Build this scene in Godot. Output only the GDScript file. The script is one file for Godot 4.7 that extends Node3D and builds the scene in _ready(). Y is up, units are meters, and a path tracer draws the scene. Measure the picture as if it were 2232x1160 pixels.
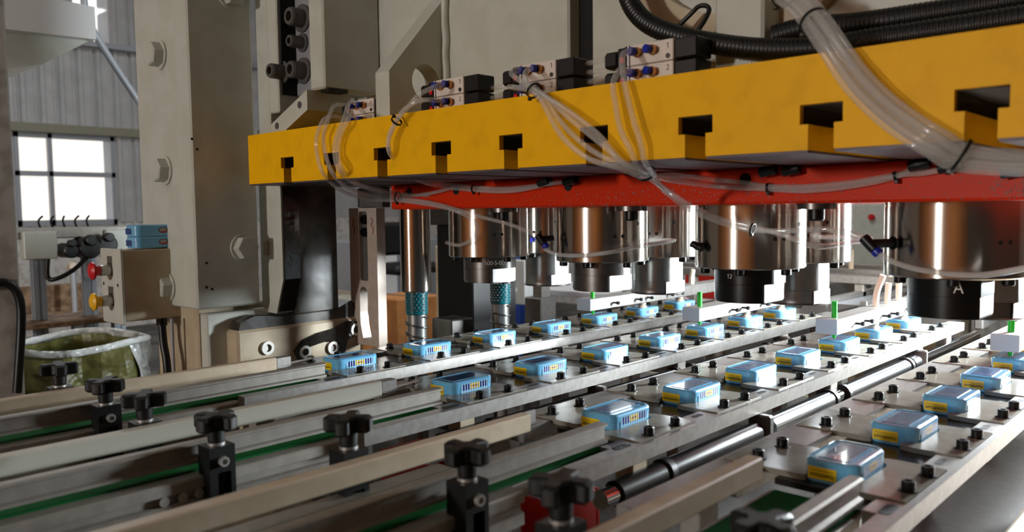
extends Node3D
# Tin transfer press: four lanes run along -z under a yellow ram, camera looks down the lanes from the front right.

var O := Vector3.ZERO          # base of the thing being built, subtracted from every vertex
var M := {}
var used := {}
var g: SurfaceTool
const LANE := [-1.339, -1.012, -0.685, -0.355]
const PITCH := 0.2045
const Z0 := -0.937
const LN := ["farthest", "second farthest", "second nearest", "nearest"]
const ORD := ["first", "second", "third", "fourth", "fifth", "sixth", "seventh", "eighth"]

# ---------------------------------------------------------------- mesh helpers
func start() -> void:
	g = SurfaceTool.new()
	g.begin(Mesh.PRIMITIVE_TRIANGLES)

func vtx(p: Vector3, n: Vector3, uv := Vector2.ZERO) -> void:
	g.set_normal(n)
	g.set_uv(uv)
	g.add_vertex(p - O)

func tri(a: Vector3, b: Vector3, c: Vector3, na: Vector3, nb: Vector3, nc: Vector3, ua := Vector2.ZERO, ub := Vector2.ZERO, uc := Vector2.ZERO) -> void:
	if (b - a).cross(c - a).dot(na + nb + nc) > 0.0:
		vtx(a, na, ua); vtx(c, nc, uc); vtx(b, nb, ub)
	else:
		vtx(a, na, ua); vtx(b, nb, ub); vtx(c, nc, uc)

func quad(a: Vector3, b: Vector3, c: Vector3, d: Vector3, n: Vector3) -> void:
	tri(a, b, c, n, n, n, Vector2(0, 1), Vector2(1, 1), Vector2(1, 0))
	tri(a, c, d, n, n, n, Vector2(0, 1), Vector2(1, 0), Vector2(0, 0))

func box(c: Vector3, s: Vector3, bev := 0.0, b := Basis()) -> void:
	var h := s * 0.5
	bev = minf(bev, minf(h.x, minf(h.y, h.z)) * 0.9)
	var pt := func(i: int, sg: Vector3) -> Vector3:
		var q := Vector3((h.x - bev) * sg.x, (h.y - bev) * sg.y, (h.z - bev) * sg.z)
		q[i] = h[i] * sg[i]
		return c + b * q
	for i in 3:
		var j := (i + 1) % 3
		var k := (i + 2) % 3
		for s1 in [-1.0, 1.0]:
			var n := Vector3.ZERO
			n[i] = s1
			var q := []
			for w in [[-1.0, -1.0], [1.0, -1.0], [1.0, 1.0], [-1.0, 1.0]]:
				var sg := Vector3.ZERO
				sg[i] = s1; sg[j] = w[0]; sg[k] = w[1]
				q.append(pt.call(i, sg))
			quad(q[0], q[1], q[2], q[3], b * n)
			if bev > 0.0:
				for s2 in [-1.0, 1.0]:
					var e := Vector3.ZERO
					e[i] = s1; e[j] = s2
					var lo := e
					var hi := e
					lo[k] = -1.0; hi[k] = 1.0
					quad(pt.call(i, lo), pt.call(i, hi), pt.call(j, hi), pt.call(j, lo), b * e.normalized())
	if bev > 0.0:
		for sx in [-1.0, 1.0]:
			for sy in [-1.0, 1.0]:
				for sz in [-1.0, 1.0]:
					var sg := Vector3(sx, sy, sz)
					var n := b * sg.normalized()
					tri(pt.call(0, sg), pt.call(1, sg), pt.call(2, sg), n, n, n)

func bx(x0: float, x1: float, y0: float, y1: float, z0: float, z1: float, bev := 0.0) -> void:
	box(Vector3(x0 + x1, y0 + y1, z0 + z1) * 0.5, Vector3(absf(x1 - x0), absf(y1 - y0), absf(z1 - z0)), bev)

func frame_of(d: Vector3) -> Basis:
	var y := d.normalized()
	var x := y.cross(Vector3(0, 0, 1) if absf(y.z) < 0.9 else Vector3(1, 0, 0)).normalized()
	return Basis(x, y, x.cross(y))

func lathe(at: Vector3, up: Vector3, prof: Array, n := 24, from := 0.0, sweep := TAU) -> void:
	# profile points are Vector2(radius, height); every band is flat across and smooth around
	var f := frame_of(up)
	for i in prof.size() - 1:
		var p: Vector2 = prof[i]
		var q: Vector2 = prof[i + 1]
		var t := q - p
		if t.length() < 1e-7:
			continue
		var nr := Vector2(t.y, -t.x).normalized()
		for k in n:
			var a0 := from + sweep * k / n
			var a1 := from + sweep * (k + 1) / n
			var d0 := f.x * cos(a0) + f.z * sin(a0)
			var d1 := f.x * cos(a1) + f.z * sin(a1)
			var n0 := d0 * nr.x + f.y * nr.y
			var n1 := d1 * nr.x + f.y * nr.y
			var A := at + d0 * p.x + f.y * p.y
			var B := at + d1 * p.x + f.y * p.y
			var C := at + d1 * q.x + f.y * q.y
			var D := at + d0 * q.x + f.y * q.y
			var u0 := float(k) / n
			var u1 := float(k + 1) / n
			if p.x > 1e-6:
				tri(A, B, C, n0, n1, n1, Vector2(u0, 0), Vector2(u1, 0), Vector2(u1, 1))
			if q.x > 1e-6:
				tri(A, C, D, n0, n1, n0, Vector2(u0, 0), Vector2(u1, 1), Vector2(u0, 1))

func cyl(a: Vector3, b: Vector3, r: float, r2 := -1.0, n := 20, bev := 0.0) -> void:
	if r2 < 0.0:
		r2 = r
	var l := a.distance_to(b)
	if bev > 0.0:
		lathe(a, b - a, [Vector2(0, 0), Vector2(r - bev, 0), Vector2(r, bev), Vector2(r2, l - bev), Vector2(r2 - bev, l), Vector2(0, l)], n)
	else:
		lathe(a, b - a, [Vector2(0, 0), Vector2(r, 0), Vector2(r2, l), Vector2(0, l)], n)

func hexa(a: Vector3, b: Vector3, r: float, turn := 0.0) -> void:
	var f := frame_of(b - a)
	var l := a.distance_to(b)
	var poly := PackedVector2Array()
	for k in 6:
		poly.append(Vector2(cos(turn + TAU * k / 6), sin(turn + TAU * k / 6)) * r)
	for k in 6:
		var p := poly[k]
		var q := poly[(k + 1) % 6]
		var n := (f.x * (p.x + q.x) + f.z * (p.y + q.y)).normalized()
		var A := a + f.x * p.x + f.z * p.y
		var B := a + f.x * q.x + f.z * q.y
		var up := f.y * (l - r * 0.12)
		var A2 := a + (f.x * p.x + f.z * p.y) * 0.9 + f.y * l
		var B2 := a + (f.x * q.x + f.z * q.y) * 0.9 + f.y * l
		quad(A, B, B + up, A + up, n)
		quad(A + up, B + up, B2, A2, (n + f.y).normalized())
		tri(a + f.y * l, A2, B2, f.y, f.y, f.y)

func circle(r: float, n: int, c := Vector2.ZERO) -> PackedVector2Array:
	var o := PackedVector2Array()
	for k in n:
		o.append(c + Vector2(cos(TAU * k / n), sin(TAU * k / n)) * r)
	return o

func put(axis: String, p: Vector2, d: float) -> Vector3:
	if axis == "x":
		return Vector3(d, p.y, p.x)
	if axis == "y":
		return Vector3(p.x, d, p.y)
	return Vector3(p.x, p.y, d)

func area(p: PackedVector2Array) -> float:
	var a := 0.0
	for i in p.size():
		a += p[i].cross(p[(i + 1) % p.size()])
	return a

func prism(poly: PackedVector2Array, axis: String, lo: float, hi: float, smooth := false) -> void:
	# axis x: poly is (z, y); axis y: poly is (x, z); axis z: poly is (x, y)
	var ax := put(axis, Vector2.ZERO, 1.0)
	var t := Geometry2D.triangulate_polygon(poly)
	for i in range(0, t.size(), 3):
		for e in [[lo, -ax], [hi, ax]]:
			tri(put(axis, poly[t[i]], e[0]), put(axis, poly[t[i + 1]], e[0]), put(axis, poly[t[i + 2]], e[0]), e[1], e[1], e[1])
	var sg := -1.0 if area(poly) > 0.0 else 1.0
	var m := poly.size()
	for i in m:
		var p := poly[i]
		var q := poly[(i + 1) % m]
		if p.distance_to(q) < 1e-6:
			continue
		var n2 := Vector2(-(q - p).y, (q - p).x).normalized() * sg
		var np := n2
		var nq := n2
		if smooth:
			var a := poly[(i + m - 1) % m]
			var b := poly[(i + 2) % m]
			np = (n2 + Vector2(-(p - a).y, (p - a).x).normalized() * sg).normalized()
			nq = (n2 + Vector2(-(b - q).y, (b - q).x).normalized() * sg).normalized()
		var n3 := put(axis, np, 0.0)
		var n4 := put(axis, nq, 0.0)
		tri(put(axis, p, lo), put(axis, q, lo), put(axis, q, hi), n3, n4, n4)
		tri(put(axis, p, lo), put(axis, q, hi), put(axis, p, hi), n3, n4, n3)

func with_hole(outer: PackedVector2Array, hole: PackedVector2Array) -> PackedVector2Array:
	# joins a hole to its outline with a hair-thin bridge
	if area(outer) * area(hole) > 0.0:
		hole.reverse()
	var bi := 0
	var bj := 0
	var best := 1e9
	for i in outer.size():
		for j in hole.size():
			var d := outer[i].distance_to(hole[j])
			if d < best:
				best = d; bi = i; bj = j
	var e := (outer[(bi + 1) % outer.size()] - outer[bi]).normalized() * 2e-5
	var o := PackedVector2Array()
	for i in bi + 1:
		o.append(outer[i])
	for j in hole.size():
		o.append(hole[(bj + j) % hole.size()])
	var prev := hole[(bj + hole.size() - 1) % hole.size()]
	o.append(hole[bj] + (prev - hole[bj]).normalized() * 2e-5)
	o.append(outer[bi] + e)
	for i in range(bi + 1, outer.size()):
		o.append(outer[i])
	return o

func rrect(w: float, h: float, r: float, n := 5) -> PackedVector2Array:
	var o := PackedVector2Array()
	for q in 4:
		var c := Vector2((w * 0.5 - r) * (1 if q == 0 or q == 3 else -1), (h * 0.5 - r) * (1 if q < 2 else -1))
		for k in n + 1:
			var a := PI * 0.5 * (q + float(k) / n)
			o.append(c + Vector2(cos(a), sin(a)) * r)
	return o

func loft(w: float, d: float, r: float, prof: Array, cap_low := true, cap_top := true) -> void:
	# rounded rectangle in x/z swept along profile points Vector2(inset, y)
	var rings := []
	for p: Vector2 in prof:
		rings.append(rrect(w - 2.0 * p.x, d - 2.0 * p.x, maxf(r - p.x, 0.0008), 6))
	var m: int = rings[0].size()
	var dirs := []
	for k in m:
		var a: Vector2 = rings[0][(k + m - 1) % m]
		var b: Vector2 = rings[0][(k + 1) % m]
		var t := (b - a).normalized()
		dirs.append(Vector2(t.y, -t.x))
	for i in prof.size() - 1:
		var t: Vector2 = prof[i + 1] - prof[i]
		var nr := Vector2(t.y, t.x).normalized()
		for k in m:
			var l := (k + 1) % m
			var A := Vector3(rings[i][k].x, prof[i].y, rings[i][k].y)
			var B := Vector3(rings[i][l].x, prof[i].y, rings[i][l].y)
			var C := Vector3(rings[i + 1][l].x, prof[i + 1].y, rings[i + 1][l].y)
			var D := Vector3(rings[i + 1][k].x, prof[i + 1].y, rings[i + 1][k].y)
			var n0 := Vector3(dirs[k].x * nr.x, nr.y, dirs[k].y * nr.x).normalized()
			var n1 := Vector3(dirs[l].x * nr.x, nr.y, dirs[l].y * nr.x).normalized()
			tri(A, B, C, n0, n1, n1)
			tri(A, C, D, n0, n1, n0)
	for e in [[cap_low, 0, Vector3.DOWN], [cap_top, prof.size() - 1, Vector3.UP]]:
		if e[0]:
			var R: PackedVector2Array = rings[e[1]]
			var y: float = prof[e[1]].y
			for k in m:
				var l := (k + 1) % m
				tri(Vector3(0, y, 0), Vector3(R[k].x, y, R[k].y), Vector3(R[l].x, y, R[l].y), e[2], e[2], e[2], Vector2(0.5, 0.5), Vector2(R[k].x / w + 0.5, R[k].y / d + 0.5), Vector2(R[l].x / w + 0.5, R[l].y / d + 0.5))

func spline(p: Array, per := 8) -> PackedVector3Array:
	var o := PackedVector3Array()
	for i in p.size() - 1:
		var a: Vector3 = p[maxi(i - 1, 0)]
		var b: Vector3 = p[i]
		var c: Vector3 = p[i + 1]
		var d: Vector3 = p[mini(i + 2, p.size() - 1)]
		for k in per:
			o.append(b.cubic_interpolate(c, a, d, float(k) / per))
	o.append(p[p.size() - 1])
	return o

func tube(p: PackedVector3Array, r: float, n := 8, ridge := 0.0) -> void:
	var x := Vector3.ZERO
	var rings := []
	for i in p.size():
		var t := (p[mini(i + 1, p.size() - 1)] - p[maxi(i - 1, 0)]).normalized()
		if i == 0:
			x = t.cross(Vector3(0, 0, 1) if absf(t.z) < 0.9 else Vector3(1, 0, 0)).normalized()
		x = (x - t * x.dot(t)).normalized()
		var dr: float = ridge * 0.35 * [1.0, -1.0, -1.0, 1.0][i % 4] / 0.0015
		rings.append([p[i], x, t.cross(x), r + (ridge if i % 4 < 2 else 0.0), -t * dr])
	for i in p.size() - 1:
		var A: Array = rings[i]
		var B: Array = rings[i + 1]
		for k in n:
			var a0 := TAU * k / n
			var a1 := TAU * (k + 1) / n
			var d0: Vector3 = A[1] * cos(a0) + A[2] * sin(a0)
			var d1: Vector3 = A[1] * cos(a1) + A[2] * sin(a1)
			var e0: Vector3 = B[1] * cos(a0) + B[2] * sin(a0)
			var e1: Vector3 = B[1] * cos(a1) + B[2] * sin(a1)
			var na: Vector3 = A[4]
			var nb: Vector3 = B[4]
			tri(A[0] + d0 * A[3], A[0] + d1 * A[3], B[0] + e1 * B[3], (d0 + na).normalized(), (d1 + na).normalized(), (e1 + nb).normalized())
			tri(A[0] + d0 * A[3], B[0] + e1 * B[3], B[0] + e0 * B[3], (d0 + na).normalized(), (e1 + nb).normalized(), (e0 + nb).normalized())
	for e in [[rings[0], 1], [rings[rings.size() - 1], -1]]:
		var R: Array = e[0]
		var n3: Vector3 = -R[1].cross(R[2]) * e[1]
		for k in n:
			tri(R[0], R[0] + (R[1] * cos(TAU * k / n) + R[2] * sin(TAU * k / n)) * R[3], R[0] + (R[1] * cos(TAU * (k + 1) / n) + R[2] * sin(TAU * (k + 1) / n)) * R[3], n3, n3, n3)

func v3(t: String) -> Array:
	var o := []
	for s in t.split(" "):
		var q := s.split_floats(",")
		o.append(Vector3(q[0], q[1], q[2]))
	return o

# ---------------------------------------------------------------- scene helpers
func numbered(n: String) -> String:
	var k: int = used.get(n, 0)
	used[n] = k + 1
	return n if k == 0 else "%s_%03d" % [n, k]

func done(called: String, mat: Material, parent: Node = null) -> MeshInstance3D:
	var mi := MeshInstance3D.new()
	mi.mesh = g.commit()
	mi.material_override = mat
	mi.cast_shadow = GeometryInstance3D.SHADOW_CASTING_SETTING_ON
	if parent == null:
		mi.name = numbered(called)
		mi.position = O
		add_child(mi)
	else:
		mi.name = called
		parent.add_child(mi, true)
	return mi

func tag(o: Node, label: String, cat: String, grp := "") -> Node:
	o.set_meta("label", label)
	o.set_meta("category", cat)
	if grp != "":
		o.set_meta("group", grp)
	return o

func thing(called: String, label: String, cat: String, at := Vector3.ZERO, grp := "") -> Node3D:
	var n := Node3D.new()
	n.name = numbered(called)
	n.position = at
	add_child(n)
	tag(n, label, cat, grp)
	O = at
	return n

func copy(src: Node3D, called: String, label: String, cat: String, at: Vector3, grp := "", turn := 0.0) -> Node3D:
	var n: Node3D = src.duplicate()
	n.name = numbered(called)
	n.position = at
	n.rotation.y = turn
	add_child(n)
	tag(n, label, cat, grp)
	return n

func struct(o: Node) -> Node:
	o.set_meta("kind", "structure")
	return o

func part(called: String, mesh: Mesh, mat: Material, parent: Node, at: Vector3) -> MeshInstance3D:
	var mi := MeshInstance3D.new()
	mi.name = called
	mi.mesh = mesh
	mi.material_override = mat
	mi.position = at
	parent.add_child(mi, true)
	return mi

func letters(txt: String, size: float, mat: Material, parent: Node, at: Vector3, turn: Vector3, called := "lettering") -> void:
	var f := SystemFont.new()
	f.font_names = PackedStringArray(["Droid Sans"])
	var t := TextMesh.new()
	t.text = txt
	t.font = f
	t.font_size = 32
	t.pixel_size = size / 32.0
	t.depth = 0.0004
	var mi := MeshInstance3D.new()
	mi.name = called
	mi.mesh = t
	mi.material_override = mat
	mi.position = at - O
	mi.rotation = turn
	parent.add_child(mi, true)

# ---------------------------------------------------------------- materials
func mat(c: Color, rough: float, metal := 0.0) -> StandardMaterial3D:
	var m := StandardMaterial3D.new()
	m.albedo_color = c
	m.roughness = rough
	m.metallic = metal
	return m

func noise(seed_: int, freq: float, lo: Color, hi: Color, a := 0.3, b := 0.7, size := 256, oct := 4) -> ImageTexture:
	var n := FastNoiseLite.new()
	n.seed = seed_
	n.frequency = freq
	n.fractal_octaves = oct
	var im := n.get_seamless_image(size, size)
	im.convert(Image.FORMAT_RGBA8)
	for y in size:
		for x in size:
			im.set_pixel(x, y, lo.lerp(hi, smoothstep(a, b, im.get_pixel(x, y).r)))
	im.generate_mipmaps()
	return ImageTexture.create_from_image(im)

func bumps(seed_: int, freq: float, k: float, sx := 1.0, size := 256) -> ImageTexture:
	var n := FastNoiseLite.new()
	n.seed = seed_
	n.frequency = freq
	n.fractal_octaves = 3
	var im := n.get_seamless_image(size, int(size / sx))
	im.resize(size, size)
	im.convert(Image.FORMAT_RGBA8)
	im.bump_map_to_normal_map(k)
	return ImageTexture.create_from_image(im)

func skin(m: StandardMaterial3D, scale: float, albedo: Texture2D = null, normal: Texture2D = null, depth := 0.3, rough: Texture2D = null) -> StandardMaterial3D:
	m.uv1_triplanar = true
	m.uv1_world_triplanar = true
	m.uv1_scale = Vector3.ONE * scale
	if albedo:
		m.albedo_texture = albedo
	if normal:
		m.normal_enabled = true
		m.normal_texture = normal
		m.normal_scale = depth
	if rough:
		m.roughness_texture = rough
	return m

func flecked(base: Color, fleck: Color, seed_: int, amount: float, size := 512) -> ImageTexture:
	var n := FastNoiseLite.new()
	n.seed = seed_
	n.frequency = 0.09
	var im := n.get_seamless_image(size, size)
	im.convert(Image.FORMAT_RGBA8)
	n.frequency = 0.012
	n.seed = seed_ + 1
	var zone := n.get_seamless_image(size, size)
	for y in size:
		for x in size:
			var v := im.get_pixel(x, y).r + (zone.get_pixel(x, y).r - 0.5) * 0.5
			im.set_pixel(x, y, base.lerp(fleck, smoothstep(amount, amount + 0.03, v)))
	im.generate_mipmaps()
	return ImageTexture.create_from_image(im)

func tin_side(w: int, h: int) -> ImageTexture:
	# printed long side: navy band cut by pale stripes, a small gold plate in the middle
	var im := Image.create(w, h, true, Image.FORMAT_RGBA8)
	im.fill(Color(0.47, 0.72, 0.86))
	im.fill_rect(Rect2i(int(w * 0.04), int(h * 0.1), int(w * 0.92), int(h * 0.62)), Color(0.1, 0.16, 0.42))
	im.fill_rect(Rect2i(int(w * 0.34), int(h * 0.12), int(w * 0.32), int(h * 0.56)), Color(0.84, 0.7, 0.2))
	im.fill_rect(Rect2i(int(w * 0.38), int(h * 0.3), int(w * 0.24), int(h * 0.2)), Color(0.5, 0.3, 0.1))
	for k in 11:
		im.fill_rect(Rect2i(int(w * (0.05 + k * 0.087)), int(h * 0.06), maxi(2, int(w * 0.024)), int(h * 0.9)), Color(0.8, 0.9, 0.95))
	im.generate_mipmaps()
	return ImageTexture.create_from_image(im)

func tin_top(n: int) -> ImageTexture:
	# printed lid: pale border, navy field, brown-grey frames
	var im := Image.create(n, n, true, Image.FORMAT_RGBA8)
	im.fill(Color(0.40, 0.66, 0.82))
	var f := func(a: float, b: float, c: float, d: float, col: Color) -> void:
		im.fill_rect(Rect2i(int(n * a), int(n * b), int(n * (c - a)), int(n * (d - b))), col)
	f.call(0.10, 0.08, 0.90, 0.92, Color(0.16, 0.38, 0.58))
	f.call(0.19, 0.17, 0.81, 0.83, Color(0.36, 0.36, 0.46))
	f.call(0.22, 0.20, 0.78, 0.80, Color(0.12, 0.28, 0.46))
	f.call(0.29, 0.29, 0.71, 0.71, Color(0.42, 0.52, 0.60))
	f.call(0.32, 0.32, 0.68, 0.68, Color(0.10, 0.30, 0.48))
	f.call(0.26, 0.72, 0.74, 0.78, Color(0.34, 0.24, 0.48))
	im.generate_mipmaps()
	return ImageTexture.create_from_image(im)

func tin_emblem() -> ImageTexture:
	# pale blue side with a dark ring, a pale middle and a red crescent
	var im := Image.create(128, 48, true, Image.FORMAT_RGBA8)
	for y in 48:
		for x in 128:
			var p := Vector2((x - 88) / 22.0, (y - 24) / 20.0)
			var c := Color(0.42, 0.68, 0.84)
			if p.length() < 1.0:
				c = Color(0.36, 0.30, 0.34) if p.length() > 0.72 else Color(0.62, 0.62, 0.6)
				if p.y > 0.35 - 0.2 * p.x:
					c = Color(0.62, 0.16, 0.18)
			im.set_pixel(x, y, c)
	im.generate_mipmaps()
	return ImageTexture.create_from_image(im)

func tin_label() -> ImageTexture:
	# yellow sticker with a row of small print above a row of heavy black print
	var r := RandomNumberGenerator.new()
	r.seed = 5
	var im := Image.create(160, 80, true, Image.FORMAT_RGBA8)
	im.fill(Color(0.93, 0.78, 0.06))
	var x := 14
	while x < 142:
		var w := r.randi_range(3, 7)
		im.fill_rect(Rect2i(x, 18 + r.randi_range(0, 2), w, 8), Color(0.55, 0.42, 0.02))
		x += w + 3
	x = 12
	while x < 140:
		var w := r.randi_range(9, 14)
		im.fill_rect(Rect2i(x, 40, 4, 22), Color(0.16, 0.12, 0.02))
		im.fill_rect(Rect2i(x + w - 4, 40 + r.randi_range(0, 4), 4, 20), Color(0.16, 0.12, 0.02))
		im.fill_rect(Rect2i(x, 40 + r.randi_range(0, 2) * 9, w, 5), Color(0.16, 0.12, 0.02))
		x += w + 4
	im.generate_mipmaps()
	return ImageTexture.create_from_image(im)

func materials() -> void:
	var orange_peel := bumps(11, 0.05, 2.0)
	var patches := noise(3, 0.012, Color(0.94, 0.94, 0.94), Color(1, 1, 1), 0.2, 0.8)
	M.paint = skin(mat(Color(0.765, 0.775, 0.735), 0.38), 3.0, noise(4, 0.012, Color(0.965, 0.96, 0.95), Color(1, 1, 1), 0.2, 0.8), orange_peel, 0.05)
	M.paint_tan = skin(mat(Color(0.74, 0.68, 0.58), 0.45), 3.0, noise(5, 0.012, Color(0.93, 0.91, 0.88), Color(1, 1, 1), 0.2, 0.8), orange_peel, 0.05)
	M.yellow = skin(mat(Color(0.96, 0.715, 0.0), 0.5), 3.0, noise(6, 0.02, Color(0.96, 0.955, 0.95), Color(1, 1, 1), 0.1, 0.6), orange_peel, 0.03)
	M.yellow.metallic_specular = 0.3
	M.red = skin(mat(Color(1, 1, 1), 0.42), 5.0, flecked(Color(0.83, 0.19, 0.045), Color(0.55, 0.30, 0.25), 21, 0.88), orange_peel, 0.04)
	M.red.metallic_specular = 0.25
	M.bare_steel = skin(mat(Color(0.27, 0.25, 0.22), 0.6, 0.5), 8.0, patches)
	M.end_cut = mat(Color(0.62, 0.65, 0.69), 0.5, 0.3)
	M.nylon_white = mat(Color(0.80, 0.79, 0.74), 0.4)
	M.under = skin(mat(Color(0.36, 0.32, 0.35), 0.5, 0.3), 6.0, patches)
	M.steel = mat(Color(0.72, 0.70, 0.67), 0.2, 1.0)
	M.steel.anisotropy_enabled = true
	M.steel.anisotropy = -0.75
	M.shaft = mat(Color(0.58, 0.59, 0.61), 0.24, 1.0)
	M.chip = mat(Color(0.52, 0.45, 0.43), 0.7)
	M.chrome = mat(Color(0.72, 0.73, 0.75), 0.1, 1.0)
	M.die_grey = skin(mat(Color(0.42, 0.41, 0.40), 0.32, 0.9), 8.0, patches)
	M.die_silver = skin(mat(Color(0.60, 0.60, 0.59), 0.3, 0.9), 8.0, patches)
	M.plate_steel = skin(mat(Color(0.76, 0.70, 0.65), 0.4, 0.15), 8.0, patches)
	M.die_black = skin(mat(Color(0.09, 0.088, 0.088), 0.3, 0.5), 8.0, patches)
	M.flat_cut = mat(Color(0.80, 0.80, 0.81), 0.46, 0.8)
	M.alu = skin(mat(Color(0.67, 0.66, 0.65), 0.38, 0.85), 10.0, noise(8, 0.02, Color(0.94, 0.935, 0.92), Color(1, 1, 1), 0.2, 0.8))
	M.alu_profile = skin(mat(Color(0.62, 0.60, 0.57), 0.5, 0.5), 10.0, patches)
	M.finger = skin(mat(Color(0.54, 0.525, 0.48), 0.2), 8.0, patches)
	M.bed = skin(mat(Color(0.24, 0.23, 0.22), 0.22, 0.7), 6.0, patches)
	M.black = mat(Color(0.035, 0.035, 0.038), 0.42)
	M.bolt = mat(Color(0.06, 0.058, 0.058), 0.36, 0.4)
	M.socket = mat(Color(0.012, 0.012, 0.012), 0.8)
	M.nylon = skin(mat(Color(0.80, 0.73, 0.64), 0.38), 5.0, noise(9, 0.015, Color(0.95, 0.94, 0.92), Color(1, 1, 1), 0.2, 0.8))
	M.belt = skin(mat(Color(0.03, 0.36, 0.15), 0.75), 12.0, patches)
	M.belt.metallic_specular = 0.2
	M.knob = skin(mat(Color(0.04, 0.042, 0.045), 0.5), 30.0, null, orange_peel, 0.4)
	M.zinc = mat(Color(0.76, 0.75, 0.73), 0.38, 0.7)
	M.hose = mat(Color(0.03, 0.03, 0.032), 0.4)
	M.rubber = mat(Color(0.02, 0.02, 0.02), 0.55)
	var c := mat(Color(0.86, 0.855, 0.84, 0.25), 0.06)
	c.transparency = BaseMaterial3D.TRANSPARENCY_ALPHA
	M.clear = c
	M.clear_milky = mat(Color(0.86, 0.86, 0.85, 0.42), 0.06)
	M.clear_milky.transparency = BaseMaterial3D.TRANSPARENCY_ALPHA
	M.tie = mat(Color(0.03, 0.03, 0.03), 0.4)
	M.blue = mat(Color(0.08, 0.16, 0.62), 0.35)
	M.brass = mat(Color(0.72, 0.50, 0.28), 0.28, 1.0)
	M.valve = mat(Color(0.86, 0.82, 0.78), 0.42)
	M.button = mat(Color(0.78, 0.06, 0.10), 0.35)
	M.green = mat(Color(0.05, 0.62, 0.10), 0.4)
	M.cage = skin(mat(Color(0.02, 0.33, 0.37), 0.25), 10.0)
	M.ball = mat(Color(0.8, 0.8, 0.8), 0.15, 1.0)
	M.grease = skin(mat(Color(0.10, 0.085, 0.06), 0.16), 8.0, null, bumps(41, 0.012, 3.0), 0.35)
	M.oily = skin(mat(Color(0.30, 0.28, 0.25), 0.34), 3.0, noise(42, 0.01, Color(0.5, 0.48, 0.46), Color(1, 1, 1), 0.2, 0.8), bumps(43, 0.012, 3.0), 0.3)
	M.cast = skin(mat(Color(0.40, 0.39, 0.38), 0.5, 0.4), 8.0, patches, orange_peel, 0.5)
	M.concrete = skin(mat(Color(0.40, 0.39, 0.37), 0.7), 0.5, noise(51, 0.02, Color(0.7, 0.7, 0.7), Color(1, 1, 1)), orange_peel, 0.4)
	M.sheet = skin(mat(Color(0.70, 0.70, 0.70), 0.5), 1.0, patches)
	M.plaster = skin(mat(Color(0.82, 0.81, 0.79), 0.8), 2.0, noise(52, 0.02, Color(0.86, 0.85, 0.84), Color(1, 1, 1), 0.15, 0.6))
	M.dim_wall = skin(mat(Color(0.34, 0.34, 0.35), 0.8), 1.0, patches)
	M.cream = mat(Color(0.96, 0.91, 0.84), 0.7)
	M.frame = mat(Color(0.62, 0.63, 0.65), 0.45, 0.3)
	M.rail_olive = mat(Color(0.52, 0.51, 0.44), 0.6)
	M.bag = skin(mat(Color(0.50, 0.49, 0.28), 0.4), 1.5, noise(61, 0.03, Color(0.75, 0.75, 0.7), Color(1, 1, 1)), bumps(62, 0.03, 6.0), 0.8)
	M.film = skin(mat(Color(0.84, 0.85, 0.84), 0.25), 1.5, null, bumps(63, 0.035, 7.0), 1.2)
	M.card = skin(mat(Color(0.80, 0.54, 0.30), 0.7), 1.0, noise(71, 0.02, Color(0.9, 0.89, 0.88), Color(1, 1, 1)))
	M.ply = skin(mat(Color(0.76, 0.47, 0.17), 0.6), 0.6, noise(72, 0.01, Color(0.7, 0.66, 0.6), Color(1, 1, 1)))
	M.wood = skin(mat(Color(0.55, 0.44, 0.33), 0.7), 2.0, noise(73, 0.02, Color(0.7, 0.66, 0.6), Color(1, 1, 1)))
	M.crate = mat(Color(0.82, 0.12, 0.05), 0.45)
	M.blue_crate = mat(Color(0.10, 0.26, 0.62), 0.45)
	M.white = mat(Color(0.92, 0.92, 0.92), 0.5)
	M.tin = mat(Color(0.42, 0.70, 0.86), 0.22)
	M.tin.clearcoat_enabled = true
	M.tin.clearcoat = 1.0
	M.tin.clearcoat_roughness = 0.05
	M.tin_lid = mat(Color(1, 1, 1), 0.16)
	M.tin_lid.albedo_texture = tin_top(128)
	M.tin_lid.clearcoat_enabled = true
	M.tin_lid.clearcoat = 1.0
	M.tin_lid.clearcoat_roughness = 0.03
	M.tin_print = mat(Color(1, 1, 1), 0.2)
	M.tin_print.albedo_texture = tin_side(256, 64)
	M.tin_label = mat(Color(1, 1, 1), 0.35)
	M.tin_label.albedo_texture = tin_label()
	M.emblem = mat(Color(1, 1, 1), 0.3)
	M.emblem.albedo_texture = tin_emblem()
	M.navy_mark = mat(Color(0.16, 0.27, 0.48), 0.35)
	M.chalk = mat(Color(0.88, 0.87, 0.84), 0.9)
	M.ink = mat(Color(0.05, 0.05, 0.05), 0.7)
	M.marker = mat(Color(0.55, 0.06, 0.08), 0.6)
	M.glass = mat(Color(0.9, 0.95, 1.0, 0.08), 0.02)
	M.glass.transparency = BaseMaterial3D.TRANSPARENCY_ALPHA
	var l := mat(Color(0.95, 0.95, 0.95), 0.5)
	l.emission_enabled = true
	l.emission = Color(1.0, 0.97, 0.92)
	l.emission_energy_multiplier = 2.5
	M.glow = l

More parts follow.
